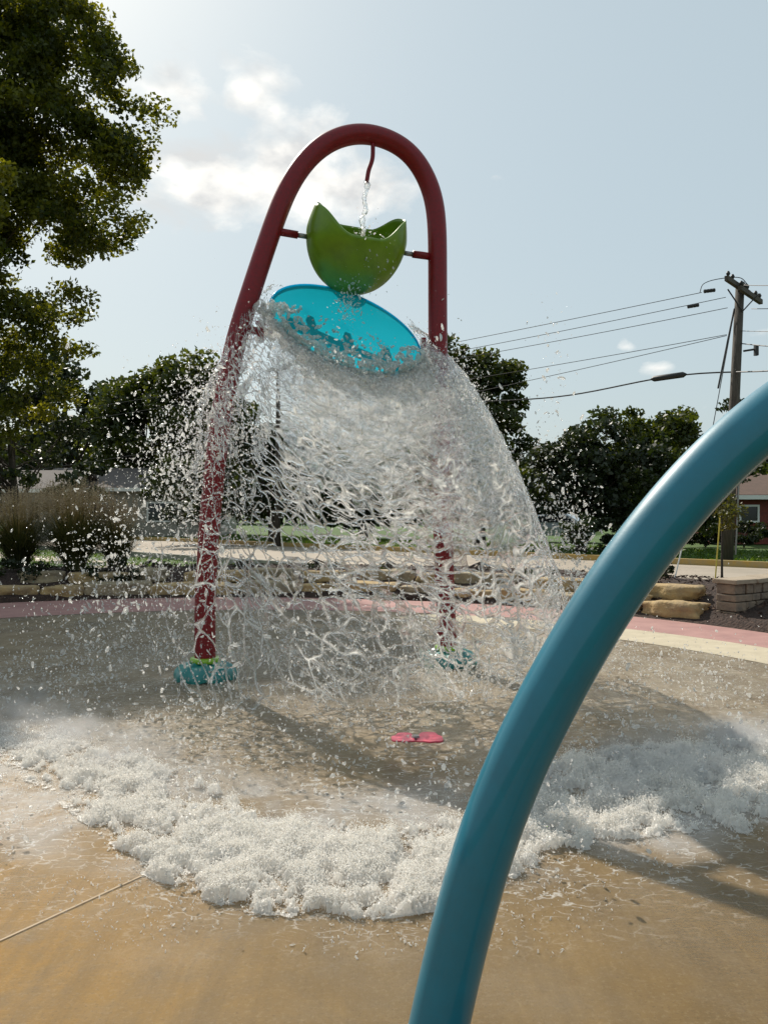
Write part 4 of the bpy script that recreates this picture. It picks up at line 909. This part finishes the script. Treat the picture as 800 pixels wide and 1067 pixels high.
# --- foam surge
FPX = [(-60, 755), (0, 768), (60, 790), (120, 818), (180, 850), (230, 882), (300, 906), (360, 914), (430, 906), (490, 886), (560, 862), (610, 842), (660, 825), (720, 818), (790, 812), (860, 795)]
fp = np.array([gnd(*q)[:2] for q in FPX]); amp = np.array([.05, .10, .22, .50, .92, 1, 1, 1, 1, .8, .62, .7, .72, .75, .7, .5]); wid = np.array([.35, .35, .35, .37, .40, .42, .42, .42, .40, .34, .36, .50, .66, .76, .78, .6])
gx_, gy_ = np.meshgrid(np.linspace(-3.6, 3.4, 1250), np.linspace(2.75, 6.3, 800))
best = np.full(gx_.shape, 9.); ba = np.zeros(gx_.shape); bw = np.ones(gx_.shape); sgn = np.zeros(gx_.shape)
for i_ in range(len(fp) - 1):
    a_, b_ = fp[i_], fp[i_ + 1]; ab = b_ - a_; t = np.clip(((gx_ - a_[0]) * ab[0] + (gy_ - a_[1]) * ab[1]) / (ab @ ab), 0, 1)
    dx, dy = gx_ - (a_[0] + t * ab[0]), gy_ - (a_[1] + t * ab[1]); dd = np.hypot(dx, dy); m_ = dd < best
    best = np.where(m_, dd, best); ba = np.where(m_, amp[i_] + (amp[i_ + 1] - amp[i_]) * t, ba); bw = np.where(m_, wid[i_] + (wid[i_ + 1] - wid[i_]) * t, bw); sgn = np.where(m_, np.sign(ab[0] * dy - ab[1] * dx), sgn)
env = np.clip(1 - (best / bw) ** 2, 0, 1) * ba
edge = fbm(gx_ * 2.2, gy_ * 2.2, 401, 4)
n1 = fbm(gx_ * 9, gy_ * 9, 411, 5, g=.62); n2 = fbm(gx_ * 28, gy_ * 28, 421, 3)
n3 = fbm(gx_ * 70, gy_ * 70, 431, 2)
Q = env * .95 + ((edge - .5) * 1.7 + (n1 - .5) * 4.2 + (n2 - .5) * 1.8) * sstep(0, .3, env) - .16
H = np.clip(Q, 0, 1) ** .7 * (.008 + .048 * n1) + np.where(Q > 0, ((n2 - .4) * .022 + (n3 - .4) * .016) * np.clip(Q * 4, 0, 1), 0)
H = H * (.22 + .78 * sstep(.05, .6, Q)); H = np.where(Q > 0, np.maximum(H, .004), 0)
Pf = np.stack([gx_, gy_, H + .003], 2)
tq = Q > 0; idx = np.arange(gx_.size).reshape(gx_.shape); q = tq[:-1, :-1] & tq[1:, :-1] & tq[:-1, 1:] & tq[1:, 1:]
Fc = np.stack([idx[:-1, :-1][q], idx[:-1, 1:][q], idx[1:, 1:][q], idx[1:, :-1][q]], 1); used = np.unique(Fc); rm = np.full(gx_.size, -1, dtype=np.int64); rm[used] = np.arange(len(used))
o = link('foam_surge', npmesh('foam_surge', Pf.reshape(-1, 3)[used], rm[Fc]), M_foam, smooth=True); o['kind'] = 'stuff'; o['label'] = 'ragged white surge of foam spreading over the pad'
# foam clots and thrown bits
pw = (np.clip(Q * .9 + .17, 0, 1) * (env > 0)).ravel() ** 1.3; pw = pw / pw.sum(); i_ = g.choice(gx_.size, 210000, p=pw)
PX = Pf.reshape(-1, 3)[i_] + np.stack([g.normal(size=len(i_)) * .008, g.normal(size=len(i_)) * .008, np.abs(g.exponential(.012, len(i_)))], 1)
drops('foam_clots', PX, np.clip(lognr(len(PX), .0016, .5), .0008, .0045), M_foam, 8, 1.15, 'foam clots and flying bits over the surge', low=True)
# glints and flecks further forward and behind
pw = (np.clip(1 - best / .95, 0, 1) * (.3 + ba) * (edge > .42)).ravel(); pw = pw / pw.sum(); i_ = g.choice(gx_.size, 9000, p=pw)
PX = Pf.reshape(-1, 3)[i_] + np.stack([g.normal(size=len(i_)) * .02, g.normal(size=len(i_)) * .02, np.abs(g.exponential(.003, len(i_)))], 1)
drops('foam_flecks', PX, np.clip(lognr(len(PX), .0018, .4), .001, .0036), M_drop, 9, 2.0, 'flecks of foam on the shallow water')
# --- stream from the feed pipe
S = []; n_v, n_u = 160, 24
tt = np.linspace(0, 1, n_v)[:, None] * np.ones((1, n_u)); aa = np.linspace(0, 2 * np.pi, n_u)[None, :] * np.ones((n_v, 1))
a0, b0 = at(382, 189, 7.80), at(376.5, 252, 7.80); c = np.array(a0)[None, None] * (1 - tt[..., None]) + np.array(b0)[None, None] * tt[..., None]
rr = .020 + .028 * (fbm(aa * 0 + 2, tt * 14, 501, 4) - .4) + .02 * (fbm(np.cos(aa) * 2 + 4, tt * 22 + np.sin(aa), 511, 3) - .5); rr = np.clip(rr, .006, .05)
P = c + np.stack([np.cos(aa) * rr, np.sin(aa) * rr, aa * 0], 2); P[..., 0] += .012 * np.sin(tt * 17)
idx = np.arange(n_u * n_v).reshape(n_v, n_u); f = np.stack([idx[:-1, :-1].ravel(), idx[:-1, 1:].ravel(), idx[1:, 1:].ravel(), idx[1:, :-1].ravel()], 1)
o = link('water_stream', npmesh('water_stream', P.reshape(-1, 3), f), M_dense, smooth=True); o['kind'] = 'stuff'; o['label'] = 'twisting stream of water falling from the pipe into the bucket'

# --- soft mist blown off the surge
def mist(name, PXY, label, dens):
    pts = smooth_path([(*(gnd(px, py)[:2]), h) for px, py, h, r in PXY], 6); rs = np.interp(np.linspace(0, len(PXY) - 1, len(pts)), range(len(PXY)), [q[3] for q in PXY])
    V, Fc = tube_data([Vector((p.x, p.y, 0)) for p in pts], list(rs), 32)
    V = [(v.x, v.y, max(.004, .02 + v.z * .42 + pts[min(i_ // 32, len(pts) - 1)].z + .05 * mnoise.noise(Vector(v) * 4)) if True else 0) for i_, v in enumerate(V)]
    m = MB(); m.add(V, Fc); o = m.build(name, M_mist, smooth=True); o['kind'] = 'stuff'; o['label'] = label
M_mist = bpy.data.materials.new('mist'); M_mist.use_nodes = True; nt = M_mist.node_tree; nt.nodes.clear()
mo = nt.nodes.new('ShaderNodeOutputMaterial'); pv = nt.nodes.new('ShaderNodeVolumePrincipled'); pv.inputs['Color'].default_value = (.97, .98, 1, 1); pv.inputs['Density'].default_value = 1; pv.inputs['Anisotropy'].default_value = .35
tcm = nt.nodes.new('ShaderNodeTexCoord'); nm = nt.nodes.new('ShaderNodeTexNoise'); nm.inputs['Scale'].default_value = 3.2; nm.inputs['Detail'].default_value = 5; nm.inputs['Roughness'].default_value = .6
nt.links.new(tcm.outputs['Object'], nm.inputs['Vector']); mrm = nt.nodes.new('ShaderNodeMapRange'); mrm.inputs[1].default_value = .44; mrm.inputs[2].default_value = .66; mrm.inputs[4].default_value = 3.4
spz = nt.nodes.new('ShaderNodeSeparateXYZ'); nt.links.new(tcm.outputs['Object'], spz.inputs[0]); mz = nt.nodes.new('ShaderNodeMapRange'); mz.inputs[1].default_value = .17; mz.inputs[2].default_value = .02; nt.links.new(spz.outputs[2], mz.inputs[0])
mlt = nt.nodes.new('ShaderNodeMath'); mlt.operation = 'MULTIPLY'; nt.links.new(nm.outputs[0], mrm.inputs[0]); nt.links.new(mrm.outputs[0], mlt.inputs[0]); nt.links.new(mz.outputs[0], mlt.inputs[1]); nt.links.new(mlt.outputs[0], pv.inputs['Density'])
cy.volume_step_rate = .5; cy.volume_max_steps = 128
nt.links.new(pv.outputs[0], mo.inputs['Volume'])
mist('spray_mist', [(-90, 700, .02, .05), (-20, 730, .05, .35), (60, 765, .06, .42), (140, 795, .05, .38), (220, 825, .03, .26), (290, 850, .02, .04)], 'soft mist over the left side of the surge', 1.5)
mist('spray_mist', [(540, 850, .02, .05), (600, 830, .05, .30), (670, 805, .06, .42), (740, 785, .06, .45), (830, 770, .05, .35), (900, 760, .02, .05)], 'soft mist over the right side of the surge', 1.5)
